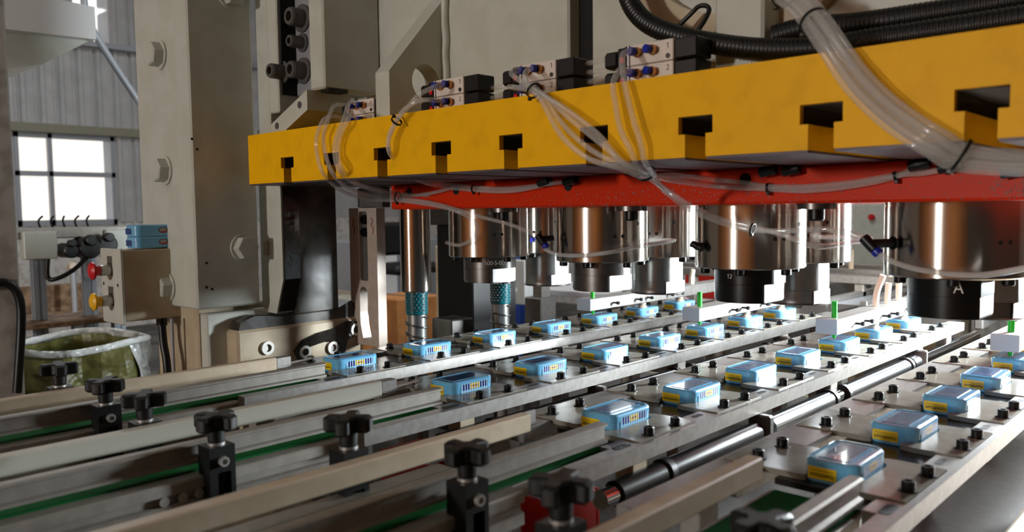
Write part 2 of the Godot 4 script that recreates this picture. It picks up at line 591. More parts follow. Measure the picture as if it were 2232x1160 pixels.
# ---------------------------------------------------------------- lights
func lamp(at: Vector3, aim: Vector3, size: Vector2, energy: float, col: Color, label: String) -> void:
	var t := thing("panel_lamp", label, "lamp", at)
	t.look_at_from_position(at, aim, Vector3.UP if absf((aim - at).normalized().y) < 0.99 else Vector3.FORWARD)
	O = Vector3.ZERO
	start()
	box(Vector3(0, 0, 0.05), Vector3(size.x + 0.08, size.y + 0.08, 0.06), 0.01)
	done("housing", M.frame, t)
	start()
	box(Vector3(0, 0, 0.015), Vector3(size.x, size.y, 0.012), 0.003)
	done("diffuser", M.glow, t)
	var a := AreaLight3D.new()
	a.name = "area_light"
	a.area_size = size
	a.light_energy = energy
	a.light_color = col
	a.area_range = 30.0
	a.shadow_enabled = true
	a.position = Vector3(0, 0, -0.005)
	t.add_child(a)

func _ready() -> void:
	# camera: 1.2 m up, looking along -x -z, a little down
	var cam := Camera3D.new()
	cam.name = "camera"
	cam.position = Vector3(0, 1.2, 0)
	cam.basis = Basis(Vector3(0.72552, -0.01158, -0.68811), Vector3(-0.03866, 0.99759, -0.05755), Vector3(0.68712, 0.06835, 0.72332)).orthonormalized()
	cam.fov = 36.485
	cam.near = 0.02
	cam.far = 200.0
	add_child(cam)
	cam.current = true
	var ca := CameraAttributesPhysical.new()
	ca.frustum_focus_distance = 1.62
	ca.frustum_focal_length = 36.4
	ca.exposure_aperture = 6.3
	cam.attributes = ca
	var we := WorldEnvironment.new()
	we.name = "world"
	var env := Environment.new()
	env.background_mode = Environment.BG_SKY
	var sky := Sky.new()
	var sm := ProceduralSkyMaterial.new()
	sm.sky_top_color = Color(0.55, 0.68, 0.86)
	sm.sky_horizon_color = Color(0.90, 0.92, 0.94)
	sm.ground_horizon_color = Color(0.70, 0.68, 0.64)
	sm.ground_bottom_color = Color(0.45, 0.43, 0.40)
	sky.sky_material = sm
	env.sky = sky
	env.background_energy_multiplier = 1.6
	env.tonemap_mode = Environment.TONE_MAPPER_LINEAR
	env.tonemap_exposure = 1.0
	env.sdfgi_enabled = true
	env.ssao_enabled = true
	env.ssil_enabled = true
	we.environment = env
	add_child(we)
	materials()
	var sun := DirectionalLight3D.new()
	sun.name = "sun"
	sun.look_at_from_position(Vector3(9, 12, 1.5), Vector3.ZERO, Vector3.UP)
	sun.light_energy = 2.2
	sun.light_angular_distance = 0.5
	sun.shadow_enabled = true
	add_child(sun)
	lamp(Vector3(-1.50, 1.66, 6.0), Vector3(-1.0, 1.27, -0.92), Vector2(0.30, 0.40), 15.0, Color(1.0, 0.99, 0.97), "video panel lamp standing in front of the press")
	lamp(Vector3(-3.6, 3.8, 5.6), Vector3(-3.6, 1.0, 8.0), Vector2(1.6, 0.5), 15.0, Color(1.0, 0.96, 0.9), "left wall washing lamp aimed at the plywood front wall")
	lamp(Vector3(2.0, 3.8, 5.6), Vector3(2.0, 1.0, 8.0), Vector2(1.6, 0.5), 15.0, Color(1.0, 0.96, 0.9), "right wall washing lamp aimed at the plywood front wall")
	lamp(Vector3(-2.5, 4.6, 2.4), Vector3(-2.5, 0.0, 2.4), Vector2(1.6, 0.8), 1.0, Color(1.0, 0.97, 0.92), "ceiling panel lamp above the infeed side")
	lamp(Vector3(-5.6, 4.6, -2.2), Vector3(-5.6, 0.0, -2.2), Vector2(1.6, 0.8), 6.0, Color(0.96, 0.98, 1.0), "ceiling panel lamp above the left bays")
	lamp(Vector3(-3.0, 4.6, -4.9), Vector3(-3.0, 0.0, -4.9), Vector2(1.6, 0.8), 5.5, Color(0.97, 0.98, 1.0), "ceiling panel lamp above the outfeed end")
	lamp(Vector3(-0.20, 1.14, -2.40), Vector3(-0.95, 0.88, -1.55), Vector2(0.26, 0.20), 6.8, Color(0.94, 0.98, 1.0), "lower white work lamp beside the outfeed end of the press")
	lamp(Vector3(-0.14, 1.48, -2.42), Vector3(-0.75, 0.88, -1.75), Vector2(0.26, 0.20), 3.4, Color(0.94, 0.98, 1.0), "upper white work lamp beside the outfeed end of the press")
	shell()
	press()
	ram()
	lanes()
	background()
	hoses()

# ---------------------------------------------------------------- building
func shell() -> void:
	O = Vector3.ZERO
	start(); bx(-9.3, 6.8, -0.2, 0.0, -8.3, 8.0); struct(done("floor", M.concrete))
	start(); bx(-9.3, 6.8, 5.0, 5.2, -8.3, 8.0); struct(done("ceiling", M.sheet))
	start(); bx(6.5, 6.8, 0.0, 5.0, -8.3, 8.0); struct(done("wall_right", M.dim_wall))
	start(); bx(-9.3, 6.8, 0.0, 5.0, -8.3, -8.0); struct(done("wall_back", M.plaster))
	start(); bx(-9.3, 6.8, 0.0, 5.0, 8.0, 8.3); struct(done("wall_front", M.ply))
	# left wall with two window openings
	var zs := [-2.42, -3.36]
	var up := [-3.02, -3.36]
	start()
	bx(-9.3, -9.0, 0.0, 1.13, -8.0, 8.0)
	var w := struct(done("wall_left", M.plaster))
	start()
	bx(-9.3, -9.0, 1.13, 2.03, zs[0], 8.0)
	bx(-9.3, -9.0, 1.13, 5.0, -8.0, zs[1])
	bx(-9.3, -9.0, 2.03, 2.93, zs[1], 8.0)
	bx(-9.3, -9.0, 2.93, 5.0, up[0], 8.0)
	bx(-9.3, -9.0, 3.9, 5.0, up[1], up[0])
	done("upper_wall", M.sheet, w)
	for i in 22:
		var z := -1.6 - i * 0.178
		for seg in [[1.13, 2.03], [2.12, 2.93], [2.99, 4.9]]:
			var s0: float = seg[0]
			if (s0 < 1.5 and z - 0.16 < zs[0] and z > zs[1]) or (s0 > 2.9 and z - 0.16 < up[0] and z > up[1]):
				continue
			start()
			var p := PackedVector2Array([Vector2(-9.0, z), Vector2(-8.972, z - 0.012), Vector2(-8.972, z - 0.05), Vector2(-8.985, z - 0.06), Vector2(-8.985, z - 0.12), Vector2(-8.972, z - 0.13), Vector2(-8.972, z - 0.15), Vector2(-9.0, z - 0.163)])
			prism(p, "y", s0, seg[1])
			done("panel", M.sheet, w)
	start(); bx(-9.0, -8.93, 2.03, 2.12, -6.0, 1.0, 0.004); struct(done("trim_1", M.rail_olive))
	start(); bx(-9.0, -8.90, 2.93, 2.99, -6.0, 1.0, 0.004); struct(done("trim_2", M.frame))
	start()
	for e in [[1.10, 1.16], [1.98, 2.03], [1.60, 1.65]]:
		bx(-9.04, -8.98, e[0], e[1], zs[1], zs[0])
	for z in [zs[0], zs[0] - 0.30, zs[1] + 0.04]:
		bx(-9.04, -8.98, 1.1, 2.03, z - 0.04, z)
	var win := struct(done("window_1", M.frame))
	for e in [[zs[0] - 0.04, zs[0] - 0.30], [zs[0] - 0.34, zs[1] + 0.04]]:
		for f in [[1.16, 1.60], [1.65, 1.98]]:
			start(); bx(-9.015, -9.01, f[0], f[1], e[1], e[0]); done("pane", M.glass, win)
	start(); bx(-9.015, -9.01, 2.93, 3.9, up[1], up[0]); struct(done("window_2", M.glass))
	# pale building across the yard, seen through the window
	start(); bx(-16.3, -16.0, 0.0, 8.0, -12.0, 6.0)
	var n := struct(done("wall_yard", M.cream))
	for i in 40:
		start(); bx(-16.0, -15.97, 0.0, 8.0, -11.0 + i * 0.36, -10.97 + i * 0.36); done("seam", M.cream, n)
	start(); bx(-16.0, -9.3, -0.2, 0.0, -12.0, 6.0); struct(done("yard_floor", M.concrete))

func socket_head(at: Vector3, dir: Vector3, r: float, l: float) -> void:
	# cap screw with a real socket
	var rs := r * 0.55
	lathe(at, dir, [Vector2(0, 0), Vector2(r, 0), Vector2(r, l * 0.85), Vector2(r * 0.88, l), Vector2(rs, l), Vector2(rs, l * 0.45), Vector2(0, l * 0.45)], 16)

func press() -> void:
	# left upright
	var t := thing("press_column", "pale press column with hex bolts left of the yellow ram", "machine frame", Vector3(-1.9, 0, -0.9))
	start(); bx(-2.035, -1.755, 0.985, 2.6, -0.975, -0.82, 0.004); done("column_box", M.paint, t)
	start(); bx(-2.02, -1.80, 0.0, 0.985, -1.30, -0.84, 0.004); done("column_foot", M.paint_tan, t)
	start(); bx(-1.80, -1.765, 0.0, 0.972, -1.25, -0.846, 0.003); done("foot_plate", M.paint, t)
	for p in [Vector3(-1.893, 1.569, -0.82), Vector3(-1.889, 1.303, -0.82), Vector3(-1.897, 1.03, -0.82)]:
		start(); cyl(p, p + Vector3(0, 0, 0.004), 0.034, -1, 24); hexa(p + Vector3(0, 0, 0.004), p + Vector3(0, 0, 0.028), 0.028, 0.3); done("hex_bolt", M.paint, t)
	for p in [Vector3(-1.755, 1.121, -0.936), Vector3(-1.755, 1.70, -0.925)]:
		start(); cyl(p, p + Vector3(0.005, 0, 0), 0.033, -1, 24); hexa(p + Vector3(0.005, 0, 0), p + Vector3(0.026, 0, 0), 0.028, 0.5); done("hex_bolt", M.paint, t)
	for p in [Vector3(-1.7548, 1.367, -0.822), Vector3(-1.7548, 1.345, -0.833), Vector3(-1.7548, 1.09, -0.845), Vector3(-1.7548, 1.03, -0.856), Vector3(-1.7548, 1.035, -0.843)]:
		start(); cyl(p, p + Vector3(0.0006, 0, 0), 0.003, -1, 10); done("drill_hole", M.socket, t)
	# gib strip and packing beside the slide
	t = thing("gib_strip", "pale vertical gib strip with grey socket bolts above the ram end", "machine frame", Vector3(-1.7, 1.3, -1.0))
	start(); bx(-1.7545, -1.702, 1.38, 2.6, -1.149, -0.985, 0.003); bx(-1.7025, -1.662, 1.43, 2.6, -1.149, -0.985, 0.003); done("strip", M.paint, t)
	start(); bx(-1.662, -1.556, 1.47, 2.6, -1.149, -1.03, 0.002); done("packing", M.frame, t)
	start(); bx(-1.6619, -1.655, 1.47, 2.6, -1.03, -0.992); done("edge_gap", M.socket, t)
	for e in [[-1.622, 1.64, -1.03, 0.021], [-1.624, 1.586, -1.03, 0.014], [-1.624, 1.523, -1.03, 0.020], [-1.66, 1.521, -1.0, 0.017], [-1.62, 1.76, -1.03, 0.021]]:
		var p := Vector3(e[0], e[1], e[2])
		start()
		cyl(p, p + Vector3(0, 0, 0.005), e[3] * 1.5, -1, 20)
		socket_head(p + Vector3(0, 0, 0.004), Vector3(0, 0, 1), e[3], 0.034)
		done("socket_bolt", M.cast, t)
	# slide
	t = thing("press_slide", "large off-white press slide with weld beads behind the ram", "machine frame", Vector3(-1.0, 1.375, -1.4))
	start(); bx(-1.62, -0.944, 1.376, 2.6, -1.8, -1.15, 0.004); done("slide_body", M.paint, t)
	start(); bx(-0.885, 0.5, 1.376, 2.6, -1.8, -1.14, 0.004); done("slide_body", M.paint, t)
	start(); bx(-0.944, -0.885, 1.376, 2.6, -1.8, -1.18); done("gap_plate", M.socket, t)
	start(); bx(-1.555, -1.50, 1.468, 2.6, -1.15, -1.0, 0.004); done("guide_block", M.paint, t)
	start(); bx(-1.53, -1.50, 1.462, 1.470, -1.06, -1.01); done("seal_strip", M.rubber, t)
	for x in [-1.60, -1.272]:
		var pp := []
		for i in 16:
			pp.append(Vector3(x + 0.002 * sin(i * 2.3), 1.376 + i * 0.03, -1.146 + 0.0015 * sin(i * 3.1)))
		start(); tube(spline(pp, 3), 0.009, 8); done("weld_bead", M.paint, t)
	# lifting gusset with hole
	start()
	prism(with_hole(PackedVector2Array([Vector2(-1.15, 1.376), Vector2(-1.0, 1.376), Vector2(-1.0, 1.477), Vector2(-1.15, 1.645)]), circle(0.0365, 28, Vector2(-1.094, 1.464))), "x", -1.32, -1.276)
	done("lifting_gusset", M.paint, t)
	# boss rings and a block on the slide at the right
	start(); lathe(Vector3(-0.60, 1.66, -1.14), Vector3(0, 0, 1), [Vector2(0.17, 0), Vector2(0.17, 0.03), Vector2(0.225, 0.03), Vector2(0.225, 0)], 48); done("boss_ring", M.paint_tan, t)
	start(); bx(-0.60, -0.525, 1.376, 1.9, -1.14, -1.06, 0.004); done("lug_block", M.paint, t)
	# wiper cover below the guide block
	t = thing("wiper_cover", "slanted pale cover plate with two screws at the ram corner", "cover", Vector3(-1.6, 1.38, -1.0))
	start()
	prism(PackedVector2Array([Vector2(-1.70, 1.378), Vector2(-1.70, 1.405), Vector2(-1.545, 1.468), Vector2(-1.545, 1.425), Vector2(-1.66, 1.378)]), "z", -1.10, -0.985)
	done("cover_plate", M.paint, t)
	for p in [Vector3(-1.672, 1.400, -0.985), Vector3(-1.575, 1.438, -0.985)]:
		start(); lathe(p, Vector3(0, 0, 1), [Vector2(0.008, -0.001), Vector2(0.008, 0.001), Vector2(0.005, 0.001), Vector2(0.005, 0.0003), Vector2(0, 0.0003)], 14); done("screw", M.cast, t)
	# lower gib with grease
	t = thing("lower_gib", "pale lower gib with black grease on its inner face", "machine frame", Vector3(-1.74, 0.96, -1.05))
	start()
	prism(PackedVector2Array([Vector2(-1.79, 0.962), Vector2(-1.726, 0.962), Vector2(-1.692, 1.044), Vector2(-1.692, 1.40), Vector2(-1.79, 1.40)]), "z", -1.045, -1.0)
	done("gib_body", M.paint, t)
	start()
	prism(PackedVector2Array([Vector2(-1.724, 0.966), Vector2(-1.720, 0.966), Vector2(-1.688, 1.045), Vector2(-1.688, 1.34), Vector2(-1.693, 1.34), Vector2(-1.693, 1.045)]), "z", -1.045, -1.004)
	done("grease_film", M.grease, t)
	start(); bx(-1.76, -1.752, 1.10, 1.135, -0.999, -0.99); done("tape_patch", M.paint_tan, t)
	start(); bx(-1.84, -1.715, 0.955, 1.40, -1.17, -1.045, 0.004); done("backing_block", M.oily, t)
	# die bed bracket with bolts and grease
	t = thing("bed_bracket", "tan bolted bracket smeared with black grease below the column", "bracket", Vector3(-1.75, 0.0, -1.05))
	start(); bx(-1.86, -1.715, 0.0, 0.932, -1.235, -0.892, 0.006); done("bracket_body", M.paint_tan, t)
	start()
	prism(PackedVector2Array([Vector2(-1.235, 0.932), Vector2(-0.90, 0.932), Vector2(-0.905, 0.950), Vector2(-0.94, 0.962), Vector2(-1.02, 0.953), Vector2(-1.16, 0.955), Vector2(-1.21, 0.975), Vector2(-1.235, 0.955)]), "x", -1.86, -1.722)
	done("grease_ledge", M.oily, t)
	var gp := PackedVector2Array([Vector2(-1.045, 0.845), Vector2(-1.035, 0.868), Vector2(-1.06, 0.893), Vector2(-1.10, 0.905), Vector2(-1.15, 0.911), Vector2(-1.19, 0.925), Vector2(-1.228, 0.920), Vector2(-1.226, 0.890), Vector2(-1.19, 0.875), Vector2(-1.18, 0.845), Vector2(-1.15, 0.845), Vector2(-1.165, 0.875), Vector2(-1.12, 0.880), Vector2(-1.075, 0.872), Vector2(-1.07, 0.845)])
	start(); prism(gp, "x", -1.716, -1.710); done("grease_smear", M.grease, t)
	for e in [[0.885, -0.965], [0.862, -1.065], [0.900, -1.215], [0.862, -1.145]]:
		start(); lathe(Vector3(-1.716, e[0], e[1]), Vector3(1, 0, 0), [Vector2(0.016, 0), Vector2(0.016, 0.008), Vector2(0.009, 0.008), Vector2(0.009, 0.002), Vector2(0, 0.002)], 18); done("socket_bolt", M.zinc, t)
	# machine bed under the lanes
	t = thing("press_bed", "tan painted machine base under the transfer lanes", "machine base", Vector3(-0.8, 0, -1.2))
	start(); bx(-1.70, -0.30, 0.0, 0.60, -2.5, -0.82, 0.01); done("bed_block", M.paint_tan, t)
	start(); bx(-1.68, -0.32, 0.60, 0.62, -2.4, -0.90, 0.004); done("bed_top", M.cast, t)
	t = thing("infeed_stand", "tan painted stand below the infeed belts", "machine base", Vector3(-0.8, 0, -0.3))
	start(); bx(-1.62, -0.05, 0.0, 0.70, -0.62, -0.30, 0.01); done("stand_box", M.paint_tan, t)
	start(); bx(-1.6, -0.1, 0.70, 0.80, -0.42, -0.38, 0.003); done("cross_beam", M.alu_profile, t)
	# die set guide posts
	for e in [[-1.492, -1.237, "front"], [-1.49, -1.522, "rear"]]:
		t = thing("guide_post", "chrome die guide post with teal ball cage, %s" % ("left of the farthest lane" if e[2] == "front" else "behind the farthest lane punches"), "guide post", Vector3(e[0], 0.74, e[1]), "die set guide posts")
		var x: float = e[0]
		var z: float = e[1]
		start(); lathe(Vector3(x, 1.0, z), Vector3.UP, [Vector2(0.028, 0.010), Vector2(0.0355, 0.010), Vector2(0.0365, 0.013), Vector2(0.0365, 0.206), Vector2(0.03, 0.206)], 40); done("bushing", M.steel, t)
		start(); cyl(Vector3(x, 0.62, z), Vector3(x, 1.05, z), 0.0235, -1, 32); done("post", M.die_silver, t)
		start(); cyl(Vector3(x, 0.955, z), Vector3(x, 1.015, z), 0.0265, -1, 32, 0.002); done("ball_cage", M.cage, t)
		start()
		for r in 7:
			for k in 18:
				var a := TAU * (k + 0.5 * (r % 2)) / 18
				var c := Vector3(x + cos(a) * 0.0265, 0.966 + r * 0.007, z + sin(a) * 0.0265)
				lathe(c - Vector3(0, 0.002, 0), Vector3.UP, [Vector2(0, 0), Vector2(0.0017, 0.0008), Vector2(0.0017, 0.0032), Vector2(0, 0.004)], 6)
		var b := done("balls", M.ball, t)
		b.set_meta("kind", "stuff")
		var h := []
		for i in 73:
			h.append(Vector3(x + cos(i * TAU / 12) * 0.0265, 0.80 + 0.15 * i / 72.0, z + sin(i * TAU / 12) * 0.0265))
		start(); tube(spline(h, 2), 0.0022, 6); done("spring", M.die_grey, t)
	# slotted latch plate
	t = thing("latch_plate", "steel plate with a slot, a curved keyhole and red chalk marks", "machine plate", Vector3(-1.675, 0.863, -1.22))
	var slot := rrect(0.034, 0.175, 0.006)
	var up := PackedVector2Array()
	for p in slot:
		up.append(p + Vector2(-1.676, 1.115))
	var key := PackedVector2Array()
	for k in 9:
		var a := PI * k / 8
		key.append(Vector2(-1.680 + 0.017 * cos(a), 0.995 + 0.017 * sin(a)))
	key.append_array(PackedVector2Array([Vector2(-1.697, 0.945), Vector2(-1.695, 0.915), Vector2(-1.686, 0.880), Vector2(-1.650, 0.880), Vector2(-1.650, 0.90), Vector2(-1.656, 0.925), Vector2(-1.664, 0.945)]))
	start()
	prism(with_hole(with_hole(PackedVector2Array([Vector2(-1.735, 0.863), Vector2(-1.62, 0.863), Vector2(-1.62, 1.211), Vector2(-1.735, 1.211)]), up), key), "z", -1.246, -1.22)
	done("plate", M.plate_steel, t)
	start(); bx(-1.693, -1.659, 1.028, 1.24, -1.245, -1.230); done("slide_bar", M.cast, t)
	for y in [1.182, 1.15]:
		start(); socket_head(Vector3(-1.676, y, -1.230), Vector3(0, 0, 1), 0.012, 0.012); done("socket_bolt", M.bolt, t)
	start(); bx(-1.70, -1.60, 1.212, 1.262, -1.250, -1.222, 0.002); done("hanger", M.cast, t)
	for x in [-1.718, -1.638]:
		var q := []
		for d in [Vector2(-0.004, 0.02), Vector2(0.004, 0.014), Vector2(-0.002, 0.004), Vector2(0.005, -0.006), Vector2(0.002, -0.02)]:
			q.append(Vector3(x + d.x, 1.165 + d.y, -1.2198))
		start(); tube(spline(q, 4), 0.0013, 5); done("chalk_mark", M.marker, t)
	# die clamp block and a small rear bracket beyond lane one
	t = thing("stop_block", "small grey steel stop block behind the farthest lane", "block", Vector3(-1.60, 0.86, -1.45))
	start(); bx(-1.64, -1.56, 0.62, 0.915, -1.49, -1.41, 0.003); done("block_body", M.die_grey, t)
	start(); cyl(Vector3(-1.60, 0.915, -1.45), Vector3(-1.60, 0.917, -1.45), 0.006, -1, 12); done("drill_hole", M.socket, t)
	t = thing("rear_post", "black rear press post behind the front guide post", "machine frame", Vector3(-1.80, 0.0, -1.75))
	start(); bx(-1.90, -1.74, 0.0, 1.16, -1.85, -1.66, 0.004); done("post_body", M.black, t)
	start(); bx(-1.94, -1.70, 1.16, 1.27, -1.9, -1.6, 0.004); done("post_cap", M.cast, t)

# ---------------------------------------------------------------- ram
func ram() -> void:
	var t := thing("ram_plate", "thick yellow ram plate with a row of T-slots", "machine plate", Vector3(-0.7, 1.265, -0.923))
	var y0 := 1.2665
	var p := PackedVector2Array([Vector2(-1.693, y0), Vector2(-1.693, 1.3755), Vector2(0.35, 1.3755), Vector2(0.35, y0)])
	var xs := []
	for i in 12:
		xs.append(-1.531 + i * 0.16363)
	for i in 12:
		var x: float = xs[11 - i]
		p.append_array(PackedVector2Array([Vector2(x + 0.015, y0), Vector2(x + 0.015, 1.2962), Vector2(x + 0.025, 1.2962), Vector2(x + 0.025, 1.319), Vector2(x - 0.025, 1.319), Vector2(x - 0.025, 1.2962), Vector2(x - 0.015, 1.2962), Vector2(x - 0.015, y0)]))
	start(); prism(p, "z", -1.62, -0.923); done("plate", M.yellow, t)
	var e: float = -1.693
	for i in 13:
		var x1: float = xs[i] - 0.0155 if i < 12 else 0.35
		start(); bx(e + 0.0005, x1, y0 - 0.003, y0 - 0.0001, -1.615, -0.9245); done("machined_underside", M.under, t)
		e = x1 + 0.031
	for x: float in xs:
		# bare machined steel walls behind the painted rim of the slot head
		for w in [[-0.0249, -0.0241, 1.2964, 1.3188], [0.0241, 0.0249, 1.2964, 1.3188], [-0.0241, 0.0241, 1.3182, 1.3189], [-0.0241, -0.0152, 1.2963, 1.2970], [0.0152, 0.0241, 1.2963, 1.2970]]:
			start(); bx(x + w[0], x + w[1], w[2], w[3], -1.61, -0.932); done("slot_wall", M.bare_steel, t)
	start(); bx(-1.69, 0.345, y0 + 0.001, 1.37, -1.66, -1.621, 0.003); done("rear_plate", M.yellow, t)
	# red die plate
	t = thing("die_plate", "worn red die plate bolted under the yellow ram", "machine plate", Vector3(-0.7, 1.206, -1.195))
	start(); box(Vector3(-0.59, 1.2345, -1.48), Vector3(1.88, 0.057, 0.57), 0.004); done("plate", M.red, t)
	for x in [-1.46, -1.30, -0.985, -0.62]:
		start(); cyl(Vector3(x, 1.246, -1.195), Vector3(x, 1.246, -1.1945), 0.010, -1, 16); done("drill_hole", M.socket, t)
	for e2 in [[-1.196, -1.235], [-0.868, -1.235], [-0.517, -1.225]]:
		var q := Vector3(e2[0], 1.206, e2[1])
		start(); cyl(q, q + Vector3(0, -0.009, 0), 0.030, -1, 24); done("washer", M.die_grey, t)
		start(); socket_head(q + Vector3(0, -0.009, 0), Vector3.DOWN, 0.0125, 0.018); done("socket_bolt", M.bolt, t)
	for q in v3("-1.030,1.255,-1.19 -0.966,1.255,-1.19 -0.572,1.257,-1.19 -0.535,1.257,-1.19 -0.355,1.257,-1.19 -0.318,1.252,-1.19 -0.245,1.243,-1.19"):
		start(); cyl(q, q + Vector3(0.006, 0.0, 0.014), 0.009, 0.0075, 14); cyl(q + Vector3(-0.014, -0.003, 0.012), q + Vector3(0.012, 0.002, 0.013), 0.0075, -1, 14); done("air_fitting", M.black, t)
	var r := RandomNumberGenerator.new()
	r.seed = 9
	start()
	for i in 850:
		var zone := r.randf()
		var c := Vector3(-0.76 + r.randfn(0.0, 0.16), 1.222 + r.randfn(0.0, 0.012), -1.195)
		if zone > 0.55:
			c = Vector3(-0.205 + r.randfn(0.0, 0.035), 1.222 + r.randfn(0.0, 0.010), -1.195)
		elif zone > 0.4:
			c = Vector3(r.randf_range(-1.2, -0.2), 1.2075 + absf(r.randfn(0.0, 0.002)), -1.195)
		if c.y < 1.208 or c.y > 1.258:
			continue
		var s := r.randf_range(0.0003, 0.0013)
		quad(c + Vector3(-s, -s * 0.6, 0.0002), c + Vector3(s, -s * 0.8, 0.0002), c + Vector3(s * 0.7, s, 0.0002), c + Vector3(-s * 0.8, s * 0.7, 0.0002), Vector3(0, 0, 1))
	var ch := done("paint_chips", M.chip, t)
	ch.set_meta("kind", "stuff")
	for i in 4:
		punch(i, false)
		punch(i, true)

func cut_circle(r: float, cut: float, n := 64) -> PackedVector2Array:
	var o := PackedVector2Array()
	for k in n:
		var a := TAU * k / n
		o.append(Vector2(minf(cos(a) * r, cut), sin(a) * r))
	return o

func shift(p: PackedVector2Array, d: Vector2) -> PackedVector2Array:
	var o := PackedVector2Array()
	for q in p:
		o.append(q + d)
	return o

func punch(i: int, rear: bool) -> void:
	var x: float = [-1.335, -1.007, -0.680, -0.352][i]
	var z := -1.534 if rear else -1.33
	var lab := "polished steel punch cylinder in the %s row over the %s lane" % ["rear" if rear else "front", LN[i]]
	var t := thing("punch_head", lab, "punch", Vector3(x, 1.04, z), "steel punches under the red plate")
	start()
	lathe(Vector3(x, 1.096, z), Vector3.UP, [Vector2(0, 0), Vector2(0.0935, 0), Vector2(0.095, 0.0015), Vector2(0.095, 0.104), Vector2(0.0935, 0.104), Vector2(0.0935, 0.1055), Vector2(0.095, 0.1055), Vector2(0.095, 0.110), Vector2(0, 0.110)], 96)
	done("cylinder_body", M.steel, t)
	var dark: Material = M.die_black if (i == 3 or i == 2) and not rear else M.die_grey
	var rd := 0.061 if not rear else 0.056
	var yb := 1.036 if not rear else 1.013
	var ym := 1.068 if not rear else 1.041
	var c2 := Vector2(x, z)
	start(); prism(shift(cut_circle(rd, (0.2 if i < 2 else 0.056 if i == 2 else 0.047) if not rear else 0.050), c2), "y", ym + 0.0005, 1.096, true); done("upper_die", M.die_silver if rear else dark, t)
	start(); prism(shift(cut_circle(rd, 0.0462), c2), "y", yb + 0.003, ym, true)
	prism(shift(cut_circle(rd - 0.0015, 0.0455), c2), "y", yb, yb + 0.003, true)
	done("lower_die", M.die_silver if rear and i < 3 else dark, t)
	start(); bx(x + 0.0455, x + 0.0468, yb + 0.003, ym - 0.0005, z - 0.037, z + 0.037); done("ground_flat", M.flat_cut, t)
	if rear:
		start(); cyl(Vector3(x, yb, z), Vector3(x, yb + 0.004, z), 0.0595, -1, 48, 0.0015); done("die_lip", M.die_grey, t)
	for k in 6:
		var a := TAU * (k + 0.25) / 6
		start(); socket_head(Vector3(x + cos(a) * 0.080, 1.096, z + sin(a) * 0.080), Vector3.DOWN, 0.0085, 0.0105); done("socket_bolt", M.bolt, t)
	for e in [[52.0, 0.052], [62.0, 0.052], [84.0, 0.076]]:
		var a := deg_to_rad(e[0] - (0.0 if not rear else 30.0))
		var d := Vector3(sin(a), 0, cos(a))
		var q: Vector3 = Vector3(x, 1.096 + e[1], z) + d * 0.0949
		start(); cyl(q, q + d * 0.0004, 0.0036, -1, 12); done("vent_hole", M.socket, t)
	# push-in fitting on the left flank
	var a2 := deg_to_rad(-28.0 if not rear else 12.0)
	var d2 := Vector3(sin(a2), 0, cos(a2))
	var f := Vector3(x, 1.135, z) + d2 * 0.094
	if rear or i == 2:
		start(); cyl(f, f + d2 * 0.018, 0.006, -1, 12); cyl(f + d2 * 0.013 + Vector3(-0.010, 0.004, 0), f + d2 * 0.013 + Vector3(0.010, -0.004, 0), 0.0065, -1, 12); done("air_fitting", M.black, t)
		if rear:
			start(); cyl(f + d2 * 0.013 + Vector3(0.010, -0.004, 0), f + d2 * 0.013 + Vector3(0.017, -0.007, 0), 0.007, -1, 14); done("release_collar", M.blue, t)
	if not rear:
		var txt: String = ["500-5-005", "", "12", "A"][i]
		if txt != "":
			var aa := deg_to_rad([58.0, 0, -6.0, 22.0][i])
			var dd := Vector3(sin(aa), 0, cos(aa))
			letters(txt, [0.012, 0.01, 0.010, 0.022][i], M.chalk, t, Vector3(x, 1.082, z) + dd * (rd + 0.0002), Vector3(0, aa, 0), "chalk_mark")

# ---------------------------------------------------------------- lanes
func make_tin() -> Node3D:
	# prototype at the origin, label side towards +z, printed long side towards +x
	var t := thing("tin", "x", "tin", Vector3.ZERO, "blue tins in the transfer lanes")
	start(); loft(0.060, 0.098, 0.014, [Vector2(0.0012, 0), Vector2(0, 0.0015), Vector2(0, 0.0160)], true, false); done("body", M.tin, t)
	start(); loft(0.0612, 0.0992, 0.0146, [Vector2(0.0008, 0.0156), Vector2(0, 0.0160), Vector2(0, 0.0232), Vector2(0.001, 0.0254), Vector2(0.0028, 0.0266), Vector2(0.0045, 0.0268), Vector2(0.0062, 0.0258)], false, false); done("lid_rim", M.tin, t)
	start(); loft(0.0612, 0.0992, 0.0146, [Vector2(0.0060, 0.0258), Vector2(0.0125, 0.0258), Vector2(0.0140, 0.0266), Vector2(0.0150, 0.0266)], false, true); done("lid_panel", M.tin_lid, t)
	start()
	var z := 0.04975
	quad(Vector3(-0.024, 0.0045, z), Vector3(0.008, 0.0045, z), Vector3(0.008, 0.0185, z), Vector3(-0.024, 0.0185, z), Vector3(0, 0, 1))
	bx(-0.024, 0.008, 0.0045, 0.0185, 0.0488, 0.0497)
	done("yellow_label", M.tin_label, t)
	start()
	var x := 0.03075
	quad(Vector3(x, 0.0055, 0.031), Vector3(x, 0.0055, -0.035), Vector3(x, 0.0225, -0.035), Vector3(x, 0.0225, 0.031), Vector3(1, 0, 0))
	bx(0.0298, 0.0307, 0.0055, 0.0225, -0.035, 0.031)
	done("printed_panel", M.tin_print, t)
	return t

